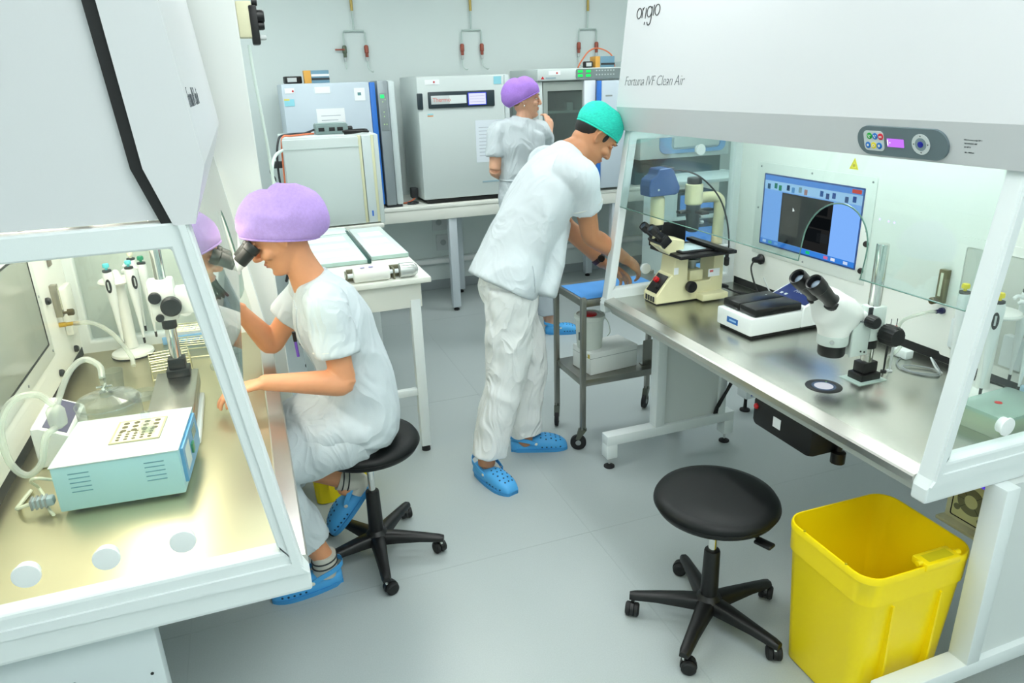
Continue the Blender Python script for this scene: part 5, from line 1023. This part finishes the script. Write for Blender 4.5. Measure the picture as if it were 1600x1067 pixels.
def eyes(body, M, k, lash='#3a2a20', iris='#4a5a5c', brow='#6b4a34', down=.0036):
    for s in (-1, 1):
        e = part('eye', MB().at(M).ell((.0715*k, s*.031*k, .010*k), .0100, .0135, .0075, 16, 10), mat('eye_white', '#eceae4', .25), body)
        part('iris', MB().at(M).ell((.0795*k, s*.031*k, .0095*k), .0028, .0055, .0055, 12, 8), mat('iris_%s' % iris, iris, .2), e)
        part('upper_lid', MB().at(M).ell((.0712*k, s*.031*k, (.010+.0075-down)*k), .0112, .0150, .0078, 16, 10), body.data.materials[0], e)
        part('eyelid', MB().at(M).tube([(.078*k, s*.016*k, .009*k), (.0815*k, s*.025*k, .0155*k), (.0815*k, s*.036*k, .0160*k), (.075*k, s*.046*k, .011*k)], .0013, n=6, sub=4), mat('lash_%s' % lash, lash, .6), e)
        part('eyebrow', MB().at(M).tube([(.0895*k, s*.014*k, .029*k), (.0905*k, s*.030*k, .035*k), (.0795*k, s*.050*k, .031*k)], lambda q: .0030-.0012*q, n=6, sub=4), mat('brow_%s' % brow, brow, .8), body)
    part('lips', MB().at(M).ell((.0865*k, 0, -.0535*k), .0088, .020, .0045, 14, 8).ell((.085*k, 0, -.0625*k), .0088, .017, .0052, 14, 8), mat('lip_rose', '#c77a6a', .4), body)
def cap(body, M, m, band_f=.048, band_b=-.05, puff=.02, back=.03, height=.145, drop=0.0, seed=0.0, wr=.004, name='surgical_cap', label=None):
    C = Vector((-.012, 0, .025)); A = Vector((-.025-back*.9, 0, height)); n, k = 48, 18; R = []
    for i in range(k+1):
        s = i/k; ring = []
        for j in range(n):
            t = 2*PI*j/n; ct, st = math.cos(t), math.sin(t); bk = max(0, -ct)
            zb = band_f*(1+ct)/2 + band_b*(1-ct)/2
            Bp = Vector((-.008+(.099 if ct > 0 else .098)*ct, .0875*st, zb)); d0 = Bp-C; d1 = A-C
            th = s*PI/2*.985; d = d0*math.cos(th) + d1*math.sin(th)
            pf = math.sin(s*PI)**.8
            d *= 1 + (puff*pf + back*pf*bk)/max(.05, d.length)
            p = C + d; p.z -= drop*bk*pf
            q = mnoise.noise(Vector((p.x*26+seed, p.y*26, p.z*13)))*.6 + (1-2*abs(mnoise.noise(Vector((p.x*11+seed, p.y*14, p.z*22)))))*.7
            p += d.normalized()*wr*q*min(1, s*4)
            ring.append(p)
        R.append(ring)
    o = part(name, MB().at(M).rings(R, cap=True), m, body, label, smooth=80)
    mb = MB().at(M).tube([R[0][j] for j in range(0, n, 2)], .0035, n=6, sub=2, closed=True); part('cap_band', mb, m, o)
    return o
def clog(body, heel, fwd, up=(0, 0, 1), L=.275, side=1, col='#4ba6e4', wide=1.0):
    f = Vector(fwd).normalized(); M = frame(heel, f, up)
    cm = mat('clog_blue', col, .5, bump=.03, bscale=150); hm = mat('clog_hole', '#143a5c', .7)
    wf = lambda x: wide*(.031+.0165*math.sin(min(1, x/.19)*PI/2)*1.0)*(1.0 if x < .20 else math.sqrt(max(0, 1-((x-.20)/.081)**2))*.92+.08)
    K = L/.275; R = []; xs = [0.001, .012, .03, .06, .09, .115, .135, .16, .185, .21, .235, .255, .268, .274]
    hh = [.050, .058, .060, .058, .060, .068, .074, .076, .073, .067, .058, .047, .036, .024]
    for x, h in zip(xs, hh):
        w_ = wf(x) if x > .012 else wf(x)*(.55+x*37); ring = []
        for j in range(26):
            t = 2*PI*j/26; ct, st = math.cos(t), math.sin(t)
            y = w_*math.copysign(abs(ct)**.75, ct); z = (h*.5)*(1+math.copysign(abs(st)**.8, st))
            if z < .02: y *= 1.06
            y *= 1-.22*max(0, (z/h-.5))
            ring.append((x*K, y+side*.006*math.sin(x/.275*PI), z))
        R.append(ring)
    c = part('clog', MB().at(M).rings(R), cm, body, smooth=50)
    part('sole', MB().at(M).prism([(x*K, (1.07*wf(x) if x > .012 else wf(x)*.75)+side*.006*math.sin(x/.275*PI)) for x in xs] + [(x*K, -(1.07*wf(x) if x > .012 else wf(x)*.75)+side*.006*math.sin(x/.275*PI)) for x in xs[::-1]], 0, .016), mat('clog_sole', '#3f93cf', .6), c)
    st = [(.128*K, .047*wide, .050), (.09*K, .050*wide, .066), (.04*K, .046*wide, .078), (.004, .026*wide, .082), (-.008, 0, .083), (.004, -.026*wide, .082), (.04*K, -.046*wide, .078), (.09*K, -.050*wide, .066), (.128*K, -.047*wide, .050)]
    Pp = catmull([Vector(p) for p in st], 4); part('strap', MB().at(M).rings([[p+Vector((0, 0, .010)), p+Vector((0, 0, -.010)), p*1.0+Vector((0, .004*math.copysign(1, p.y), -.010)), p+Vector((0, .004*math.copysign(1, p.y), .010))] for p in Pp]), cm, c, smooth=40)
    for s in (-1, 1): part('rivet', MB().at(M).lathe([(.008, 0), (.008, .004), (.005, .006)], (.120*K, s*.048*wide, .052), (0, s, .2), n=12), mat('rivet_pale', '#d8d8cc', .35), c)
    bvh = BVHTree.FromPolygons([Vector(v) for v in MB().rings(R).v], [f_ for f_ in MB().rings(R).f])
    pts = [(x, y) for x, ys in ((.145, (-.022, 0, .022)), (.170, (-.030, -.010, .010, .030)), (.195, (-.024, 0, .024)), (.218, (-.030, -.010, .010, .030)), (.240, (-.018, .0, .018))) for y in ys]
    for x, y in pts:
        h = bvh.ray_cast(Vector((x*K, y*wide, .2)), Vector((0, 0, -1)))
        if h[0]: part('vent_hole', MB().at(M).lathe([(.0042, -.001), (.0042, .0008)], h[0], h[1] if h[1].z > 0 else -h[1], n=10), hm, c)
    for x in (.15, .172, .194, .216, .238):
        for s in (-1, 1):
            h = bvh.ray_cast(Vector((x*K, s*.15, .026)), Vector((0, -s, 0)))
            if h[0]: part('vent_hole', MB().at(M).lathe([(.0042, -.001), (.0042, .0008)], h[0], h[1] if h[1].y*s > 0 else -h[1], n=10), hm, c)
    return c
def patch(target, corners, direction, off=.004, thick=.003, nx=10, ny=10, name='pocket', m=None, parent=None, hem=True):
    """cloth patch laid onto a garment; corners a,b,c,d; projected along direction"""
    me = target.data; bvh = BVHTree.FromPolygons([v.co.copy() for v in me.vertices], [tuple(p.vertices) for p in me.polygons]); d = Vector(direction).normalized()
    a, b, c, e = [Vector(q) for q in corners]; G = []
    for j in range(ny+1):
        row = []
        for i in range(nx+1):
            u, v = i/nx, j/ny; p = a.lerp(b, u).lerp(e.lerp(c, u), v); h = bvh.ray_cast(p - d*.35, d)
            q = h[0] if h[0] is not None else p
            row.append(q - d*off)
        G.append(row)
    vs = [p for r in G for p in r]; W_ = nx+1; fs = [(j*W_+i, j*W_+i+1, (j+1)*W_+i+1, (j+1)*W_+i) for j in range(ny) for i in range(nx)]
    n0 = len(vs); vs2 = [p + d*(thick+off) for p in vs]; rim = [i for i in range(W_)] + [j*W_+nx for j in range(1, ny+1)] + [ny*W_+i for i in range(nx-1, -1, -1)] + [j*W_ for j in range(ny-1, 0, -1)]
    fs += [(rim[i], rim[(i+1) % len(rim)], n0+rim[(i+1) % len(rim)], n0+rim[i]) for i in range(len(rim))]
    mb = MB(); mb.add(vs+vs2, fs); return part(name, mb, m or target.data.materials[0], parent or target, smooth=60)
CLOTH = mat('scrub_white', '#cbd4d8', .75, bump=.2, bscale=340, spec=.2, fold=.5, fscale=8); CLOTHW = mat('scrub_white_warm', '#d0d8dc', .75, bump=.2, bscale=340, spec=.2, fold=.32, fscale=7); TROU = mat('trouser_white', '#eceeed', .78, bump=.2, bscale=300, spec=.2, fold=.6, fscale=9)
LILAC = mat('cap_lilac', '#b99bdc', .8, bump=.35, bscale=420, var=.06, vscale=120, spec=.2); TURQ = mat('cap_turquoise', '#35d3bd', .75, bump=.35, bscale=420, var=.16, vscale=90, spec=.2, stretch=(1, 1, 5))

# ---------------------------------------------------------------- bending man
def man():
    sk = skin('skin_tan', '#c58a63')
    ym = 2.915
    pel, wai, che, upc, nb = V3(1.035, ym, .93), V3(1.105, ym, 1.10), V3(1.205, ym-.005, 1.285), V3(1.275, ym-.01, 1.385), V3(1.345, ym-.02, 1.445)
    hc = V3(1.442, 2.885, 1.512); HM = frame(hc, (math.cos(math.radians(45)), -.10, -math.sin(math.radians(45))))
    sR, eR, wR = V3(1.300, 2.745, 1.375), V3(1.400, 2.830, 1.095), V3(1.625, 2.915, .945); sL, eL, wL = V3(1.315, 3.085, 1.375), V3(1.40, 3.11, 1.10), V3(1.565, 3.03, .905)
    mb = MB()
    add_M(mb, HM, lambda q: head_shape(q, 1.02, 1.08)); limb(mb, [hc + HM.to_3x3() @ V3(-.03, 0, -.03), hc.lerp(nb, .55) + V3(-.005, 0, .0), nb + V3(-.02, 0, -.01)], [.058, .060, .075])
    limb(mb, [pel, wai, che, upc, nb], [(.15, .10), (.145, .10), (.165, .105), (.16, .095), (.08, .07)])
    for s, e, w_ in ((sR, eR, wR), (sL, eL, wL)): arm_shape(mb, s, e, w_, 1.04)
    hip = {-1: V3(1.02, ym-.09, .90), 1: V3(1.05, ym+.09, .90)}; kn = {-1: V3(.985, 2.83, .50), 1: V3(1.145, 2.99, .50)}; an = {-1: V3(.872, 2.825, .12), 1: V3(1.13, 3.005, .09)}
    for s in (-1, 1): limb(mb, [hip[s], kn[s], an[s], an[s] + V3(0, 0, -.04)], [.075, .055, .04, .04])
    hand_shape(mb, wR, (wR-eR)*1.0 + V3(.06, 0, -.05), (0.1, .6, -.8), (.2, .9, .4), (.35, .4, .45, .5), .5, 1.02)
    hand_shape(mb, wL, (.75, -.35, -.45), (-.1, -.5, -.85), (.1, -.9, .2), (.4, .45, .5, .55), .5, 1.02)
    b = fuse('person', mb, sk, None, .0046, 3); tag(b, 'person in white tunic and turquoise cap bending over the steel trolley', 'person')
    eyes(b, HM, 1.02, iris='#2c1d14', brow='#1d1512', down=.0075)
    hr = mat('hair_dark', '#15110f', .6, bump=.4, bscale=300)
    part('hair', MB().at(HM).ell((-.046, 0, .012), .060, .0735, .062, 28, 16).ell((.022, .0705, .016), .009, .005, .022, 12, 8).ell((.022, -.0705, .016), .009, .005, .022, 12, 8), hr, b)
    cap(b, HM, TURQ, .048, .002, .010, .010, .128, seed=3, wr=.003)
    # tunic
    mb = MB()
    limb(mb, [(.995, ym-.015, .895), (1.03, ym-.01, .955), (1.075, ym, 1.04), (1.13, ym, 1.14), (1.195, ym-.005, 1.255), (1.262, ym-.01, 1.36), (1.315, ym-.018, 1.42), (1.352, ym-.022, 1.448)], [(.205, .150), (.20, .145), (.195, .138), (.195, .135), (.20, .130), (.19, .115), (.135, .085), (.085, .062)], n=40, sub=6, round_ends=False)
    # hanging front panel of the tunic
    limb(mb, [(1.145, ym-.10, .86), (1.175, ym-.08, .93), (1.205, ym-.04, 1.03), (1.235, ym, 1.15)], [(.10, .055), (.115, .06), (.13, .07), (.13, .08)], n=24, round_ends=False)
    for s, e in ((sR, eR), (sL, eL)):
        d = (e-s).normalized(); limb(mb, [s + V3(-.045, 0, .015) + (V3(0, ym, 0)-V3(0, s.y, 0))*.35, s + V3(-.005, 0, .0), s + d*.09, s + d*.165], [.082, .078, .074, .076], n=24, round_ends=False)
    tn = fuse('tunic', mb, CLOTHW, b, .0072, 5, folds(.016, 8, 8, 4.0, 2.0))
    patch(tn, [(1.075, 2.7, 1.02), (1.185, 2.7, .955), (1.185, 2.7, .855), (1.085, 2.7, .90)], (0, 1, 0), name='pocket')
    d = (eR-sR).normalized(); 
    part('cuff_seam', MB().tube([sR + d*.150 + (Vector((0, math.cos(a), 0)) + d.cross(Vector((0, 1, 0))).normalized()*math.sin(a))*.0785 for a in [2*PI*j/14 for j in range(14)]], .0022, n=5, sub=2, closed=True), mat('seam_white', '#dcdfd8', .8), tn)
    # trousers
    mb = MB(); limb(mb, [(1.06, ym, .95), pel + V3(0, 0, -.04), (1.05, ym, .80)], [(.155, .115), (.17, .125), (.15, .11)], n=30)
    for s in (-1, 1):
        h, k, a = hip[s], kn[s], an[s]
        limb(mb, [h + V3(0, 0, 0), h.lerp(k, .4), k, k.lerp(a, .45), k.lerp(a, .82), a + V3(.006, 0, .0)], [(.105, .112), (.100, .108), (.087, .094), (.076, .084), (.070, .078), (.070, .080)], n=26, round_ends=False)
    fuse('trousers', mb, TROU, b, .0075, 4, folds(.018, 8, 8, 6, 7.0, .4))
    clog(b, (.845, 2.905, 0), (.29, -.957, 0), side=-1, L=.285, wide=1.08); clog(b, (1.062, 3.035, 0), (.955, -.30, 0), side=1, L=.285, wide=1.08)
    wr = wL.lerp(eL, .12); ax = (wL-eL).normalized(); a1 = ax.orthogonal().normalized(); a2 = ax.cross(a1)
    w_ = part('wristwatch', MB().rings([[wr + ax*h + (a1*math.cos(t) + a2*math.sin(t))*r for t in [2*PI*j/20 for j in range(20)]] for h, r in ((-.012, .032), (-.011, .035), (.011, .034), (.012, .031))]), mat('strap_maroon', '#3d1518', .5), b); part('watch_face', MB().lathe([(.017, 0), (.018, .006), (.014, .009)], wr + V3(-.004, -.034, .01), (-.1, -.95, .3), n=18), BLK, w_)
man()

# ---------------------------------------------------------------- seated woman
def seated():
    sk = skin('skin_fair', '#dc9a70'); ym = 2.43
    pel, wai, che, upc, nb = V3(.265, ym, .62), V3(.262, ym, .78), V3(.215, ym, .97), V3(.185, ym, 1.075), V3(.160, ym, 1.145)
    p = math.radians(32); hc = V3(.070, 2.42, 1.302); HM = frame(hc, (-math.cos(p), -.04, -math.sin(p)))
    sL, eL, wL = V3(.190, 2.262, 1.075), V3(.205, 2.205, .845), V3(-.035, 2.195, .893); sR, eR, wR = V3(.165, 2.60, 1.075), V3(.005, 2.655, .86), V3(-.090, 2.575, 1.035)
    mb = MB()
    add_M(mb, HM, lambda q: head_shape(q, .97, .93)); limb(mb, [hc + HM.to_3x3() @ V3(-.03, 0, -.03), hc.lerp(nb, .5) + V3(.012, 0, 0), nb + V3(.0, 0, -.02)], [.050, .050, .064])
    limb(mb, [pel, wai, che, upc, nb], [(.15, .11), (.12, .095), (.135, .10), (.13, .085), (.065, .055)])
    for s, e, w_ in ((sL, eL, wL), (sR, eR, wR)): arm_shape(mb, s, e, w_, .97)
    hip = {-1: V3(.25, 2.345, .595), 1: V3(.25, 2.515, .595)}; kn = {-1: V3(-.115, 2.315, .535), 1: V3(-.105, 2.53, .50)}; an = {-1: V3(.072, 2.335, .115), 1: V3(.185, 2.525, .315)}
    for s in (-1, 1): limb(mb, [hip[s], hip[s].lerp(kn[s], .5), kn[s], kn[s].lerp(an[s], .4), an[s], an[s] + (V3(0, 0, -.05) if s < 0 else V3(.01, 0, -.04))], [.080, .072, .055, .052, .036, .036])
    hand_shape(mb, wL, (-1, .10, -.15), (0, 0, -1), (0, 1, 0), (.35, .40, .42, .45), .6, .92)
    hand_shape(mb, wR, (-.75, -.35, .35), (-.2, -.8, -.4), (-.3, 0, .9), (.4, .45, .5, .55), .5, .92)
    b = fuse('person', mb, sk, None, .0044, 3); tag(b, 'seated person in white tunic and lilac cap looking into the left microscope', 'person')
    eyes(b, HM, .97, iris='#5a4a36', brow='#8a5f3f', down=.006)
    cap(b, HM, LILAC, .066, -.084, .012, .050, .128, drop=.0, seed=1.0, wr=.010)
    part('hair', MB().at(HM).ell((-.066, 0, -.030), .034, .055, .022, 16, 10), mat('hair_brown', '#8a6a42', .7), b)
    mb = MB()
    limb(mb, [(.25, ym, .575), (.272, ym, .64), (.272, ym, .76), (.25, ym, .87), (.218, ym, .98), (.192, ym, 1.07), (.172, ym, 1.12), (.160, ym, 1.15)], [(.185, .140), (.185, .145), (.165, .128), (.155, .122), (.165, .125), (.155, .105), (.11, .075), (.075, .058)], n=40, sub=6, round_ends=False)
    # lap of the tunic over both thighs
    limb(mb, [(.27, ym, .615), (.18, ym, .635), (.09, ym, .62), (.005, ym, .59)], [(.195, .115), (.195, .105), (.185, .095), (.178, .085)], n=34, round_ends=False)
    for s, e in ((sL, eL), (sR, eR)):
        d = (e-s).normalized(); limb(mb, [s + V3(-.0, (ym-s.y)*.32, .015), s, s + d*.08, s + d*.145], [.074, .070, .070, .074], n=24, round_ends=False)
    tn = fuse('tunic', mb, CLOTH, b, .007, 5, folds(.015, 8, 8, 5, 4.0))
    patch(tn, [(.02, 2.2, .68), (.155, 2.2, .70), (.155, 2.2, .575), (.03, 2.2, .565)], (0, 1, 0), name='pocket')
    patch(tn, [(.02, 2.36, 1.06), (.02, 2.41, 1.08), (.02, 2.43, .74), (.02, 2.38, .74)], (1, .25, 0), off=.003, thick=.004, nx=4, ny=16, name='button_placket')
    pn = part('pen', MB().cyl((.078, 2.335, .99), (.082, 2.338, .91), .005, n=10), mat('pen_violet', '#6a4bb0', .4), b); part('pen_cap', MB().cyl((.0775, 2.335, .998), (.079, 2.336, .965), .0062, n=10), BLK, pn)
    d = (eL-sL).normalized(); part('cuff_seam', MB().tube([sL + d*.128 + (Vector((1, 0, 0))*math.cos(a) + d.cross(Vector((1, 0, 0))).normalized()*math.sin(a))*.0745 for a in [2*PI*j/14 for j in range(14)]], .002, n=5, sub=2, closed=True), mat('seam_white', '#dcdfd8', .8), tn)
    mb = MB(); limb(mb, [(.275, ym, .70), pel, (.25, ym, .57)], [(.15, .11), (.175, .13), (.17, .11)], n=30, round_ends=True)
    for s in (-1, 1):
        h, k, a = hip[s], kn[s], an[s]; e = .80 if s < 0 else .58
        limb(mb, [h, h.lerp(k, .5), k.lerp(h, .12), k + V3(-.01, 0, -.03), k.lerp(a, .3), k.lerp(a, e)], [.108, .105, .094, .090, .088, .090 if s > 0 else .075], n=26, round_ends=False)
    fuse('trousers', mb, mat('trouser_cool', '#cbd4d8', .78, bump=.2, bscale=300, spec=.2, fold=.5, fscale=8), b, .0072, 4, folds(.014, 8, 8, 6, 9.0, .4))
    so = mat('sock_pale', '#cfcdc2', .85, bump=.3, bscale=300)
    near = part('sock', MB().at(Matrix.Identity(4)).tube([an[-1] + V3(-.0, 0, .02), an[-1] + V3(0, 0, -.03), an[-1] + V3(-.005, 0, -.065)], .044, n=18), so, b)
    for k in (.0, -.022): part('sock_stripe', MB().tube([an[-1] + V3(.046*math.cos(a), .046*math.sin(a), k+.006*math.cos(a)) for a in [2*PI*j/12 for j in range(12)]], .0028, n=6, sub=2, closed=True), DGREY, near)
    fd = V3(-.55, 0, -.62).normalized(); fu = V3(-.62, 0, .55)
    hl = V3(.298, 2.545, .262)
    far = part('sock', MB().tube([an[1] + V3(-.015, 0, .005), an[1] + V3(.02, 0, -.01), V3(.245, 2.535, .285), V3(.225, 2.535, .25)], .042, n=18), so, b)
    for k in (0, .02): part('sock_stripe', MB().tube([an[1] + V3(k, 0, -k*.3) + (V3(.25, 0, .97)*math.cos(a) + V3(0, 1, 0)*math.sin(a))*.044 for a in [2*PI*j/12 for j in range(12)]], .0028, n=6, sub=2, closed=True), DGREY, far)
    clog(b, (.128, 2.345, 0), (-1, -.10, 0), side=1, L=.26)
    clog(b, hl, fd, fu, side=1, L=.255)
seated()

# ---------------------------------------------------------------- woman at the back
def back_woman():
    sk = skin('skin_light', '#dca889'); yb = 4.62
    pel, wai, che, upc, nb = V3(1.765, yb, .95), V3(1.755, yb, 1.14), V3(1.755, yb, 1.33), V3(1.76, yb, 1.43), V3(1.785, yb, 1.495)
    hc = V3(1.800, yb, 1.632); HM = frame(hc, (.93, -.36, -.06))
    sL, eL, wL = V3(1.600, yb+.01, 1.425), V3(1.565, yb-.02, 1.195), V3(1.68, yb+.20, 1.12); sR, eR, wR = V3(1.915, yb+.03, 1.42), V3(2.005, yb+.14, 1.330), V3(2.085, yb+.27, 1.395)
    mb = MB(); add_M(mb, HM, lambda q: head_shape(q, .98, .94)); limb(mb, [hc + HM.to_3x3() @ V3(-.03, 0, -.03), hc.lerp(nb, .55), nb + V3(-.005, 0, -.02)], [.050, .050, .066])
    limb(mb, [pel, wai, che, upc, nb], [(.145, .10), (.12, .09), (.14, .095), (.14, .085), (.065, .055)], ref=(1, 0, 0))
    for s, e, w_ in ((sL, eL, wL), (sR, eR, wR)): arm_shape(mb, s, e, w_, .97)
    hip = {-1: V3(1.70, yb, .90), 1: V3(1.84, yb, .90)}; an = {-1: V3(1.72, yb+.02, .10), 1: V3(1.945, yb+.0, .10)}
    for s in (-1, 1): limb(mb, [hip[s], hip[s].lerp(an[s], .5) + V3(0, .01, 0), an[s], an[s] + V3(0, 0, -.04)], [.080, .055, .038, .038])
    hand_shape(mb, wR, (.15, .35, .90), (-.3, .9, -.3), (-.9, -.2, .1), (.55, .6, .65, .7), .6, .95); hand_shape(mb, wL, (.5, .8, -.1), (.3, 0, -.9), (.8, -.4, .2), (.5, .55, .6, .6), .5, .92)
    b = fuse('person', mb, sk, None, .0046, 3); tag(b, 'person in lilac cap turning her head at the back incubators', 'person')
    b['label'] = 'person in white tunic and lilac cap standing at the back incubators, head turned'
    eyes(b, HM, .98, iris='#3a3a30', brow='#7a5238'); cap(b, HM, mat('cap_violet', '#a97fd6', .8, bump=.35, bscale=420, var=.06, vscale=120, spec=.2), .052, -.055, .012, .034, .128, drop=.0, seed=6.0, wr=.006)
    part('hair', MB().at(HM).ell((-.050, 0, -.020), .046, .068, .030, 18, 10), mat('hair_brown', '#8a6a42', .7), b)
    for s in (-1, 1): part('earring', MB().at(HM).ell((-.004, s*.076, -.040), .004, .003, .007, 10, 6), CHROME, b)
    mb = MB(); limb(mb, [(1.775, yb, .93), (1.765, yb, 1.02), (1.755, yb, 1.14), (1.752, yb, 1.26), (1.755, yb, 1.36), (1.762, yb, 1.44), (1.778, yb, 1.485), (1.785, yb, 1.515)], [(.172, .128), (.168, .125), (.145, .112), (.155, .115), (.168, .115), (.155, .098), (.105, .072), (.07, .055)], ref=(1, 0, 0), n=36, sub=6, round_ends=False)
    for s, e, ln in ((sL, eL, .15), (sR, eR, .13)):
        d = (e-s).normalized(); limb(mb, [s + V3((1.76-s.x)*.35, 0, .012), s, s + d*.08, s + d*ln], [.074, .070, .066, .066], ref=(0, 1, 0), n=22, round_ends=False)
    tn = fuse('tunic', mb, CLOTH, b, .0075, 5, folds(.015, 9, 9, 6, 12.0))
    part('waist_seam', MB().tube([(1.757 + .152*math.cos(a), yb + .119*math.sin(a), 1.125) for a in [2*PI*j/20 for j in range(20)]], .005, n=6, sub=2, closed=True), CLOTH, tn)
    mb = MB(); limb(mb, [(1.77, yb, 1.0), (1.77, yb, .93), (1.77, yb, .86)], [(.15, .11), (.162, .118), (.15, .11)], ref=(1, 0, 0), n=28)
    for s in (-1, 1): limb(mb, [hip[s], hip[s].lerp(an[s], .5) + V3(0, .01, 0), an[s].lerp(hip[s], .05)], [.098, .078, .075], n=24, round_ends=False)
    fuse('trousers', mb, mat('trouser_grey', '#bac3ca', .8, bump=.25, bscale=300, spec=.2), b, .008, 4, folds(.008, 8, 8, 5, 15.0))
    clog(b, (1.715, yb-.05, 0), (.15, 1, 0), side=1, L=.25); clog(b, (1.905, yb-.03, 0), (.93, -.30, 0), side=-1, L=.25)
back_woman()
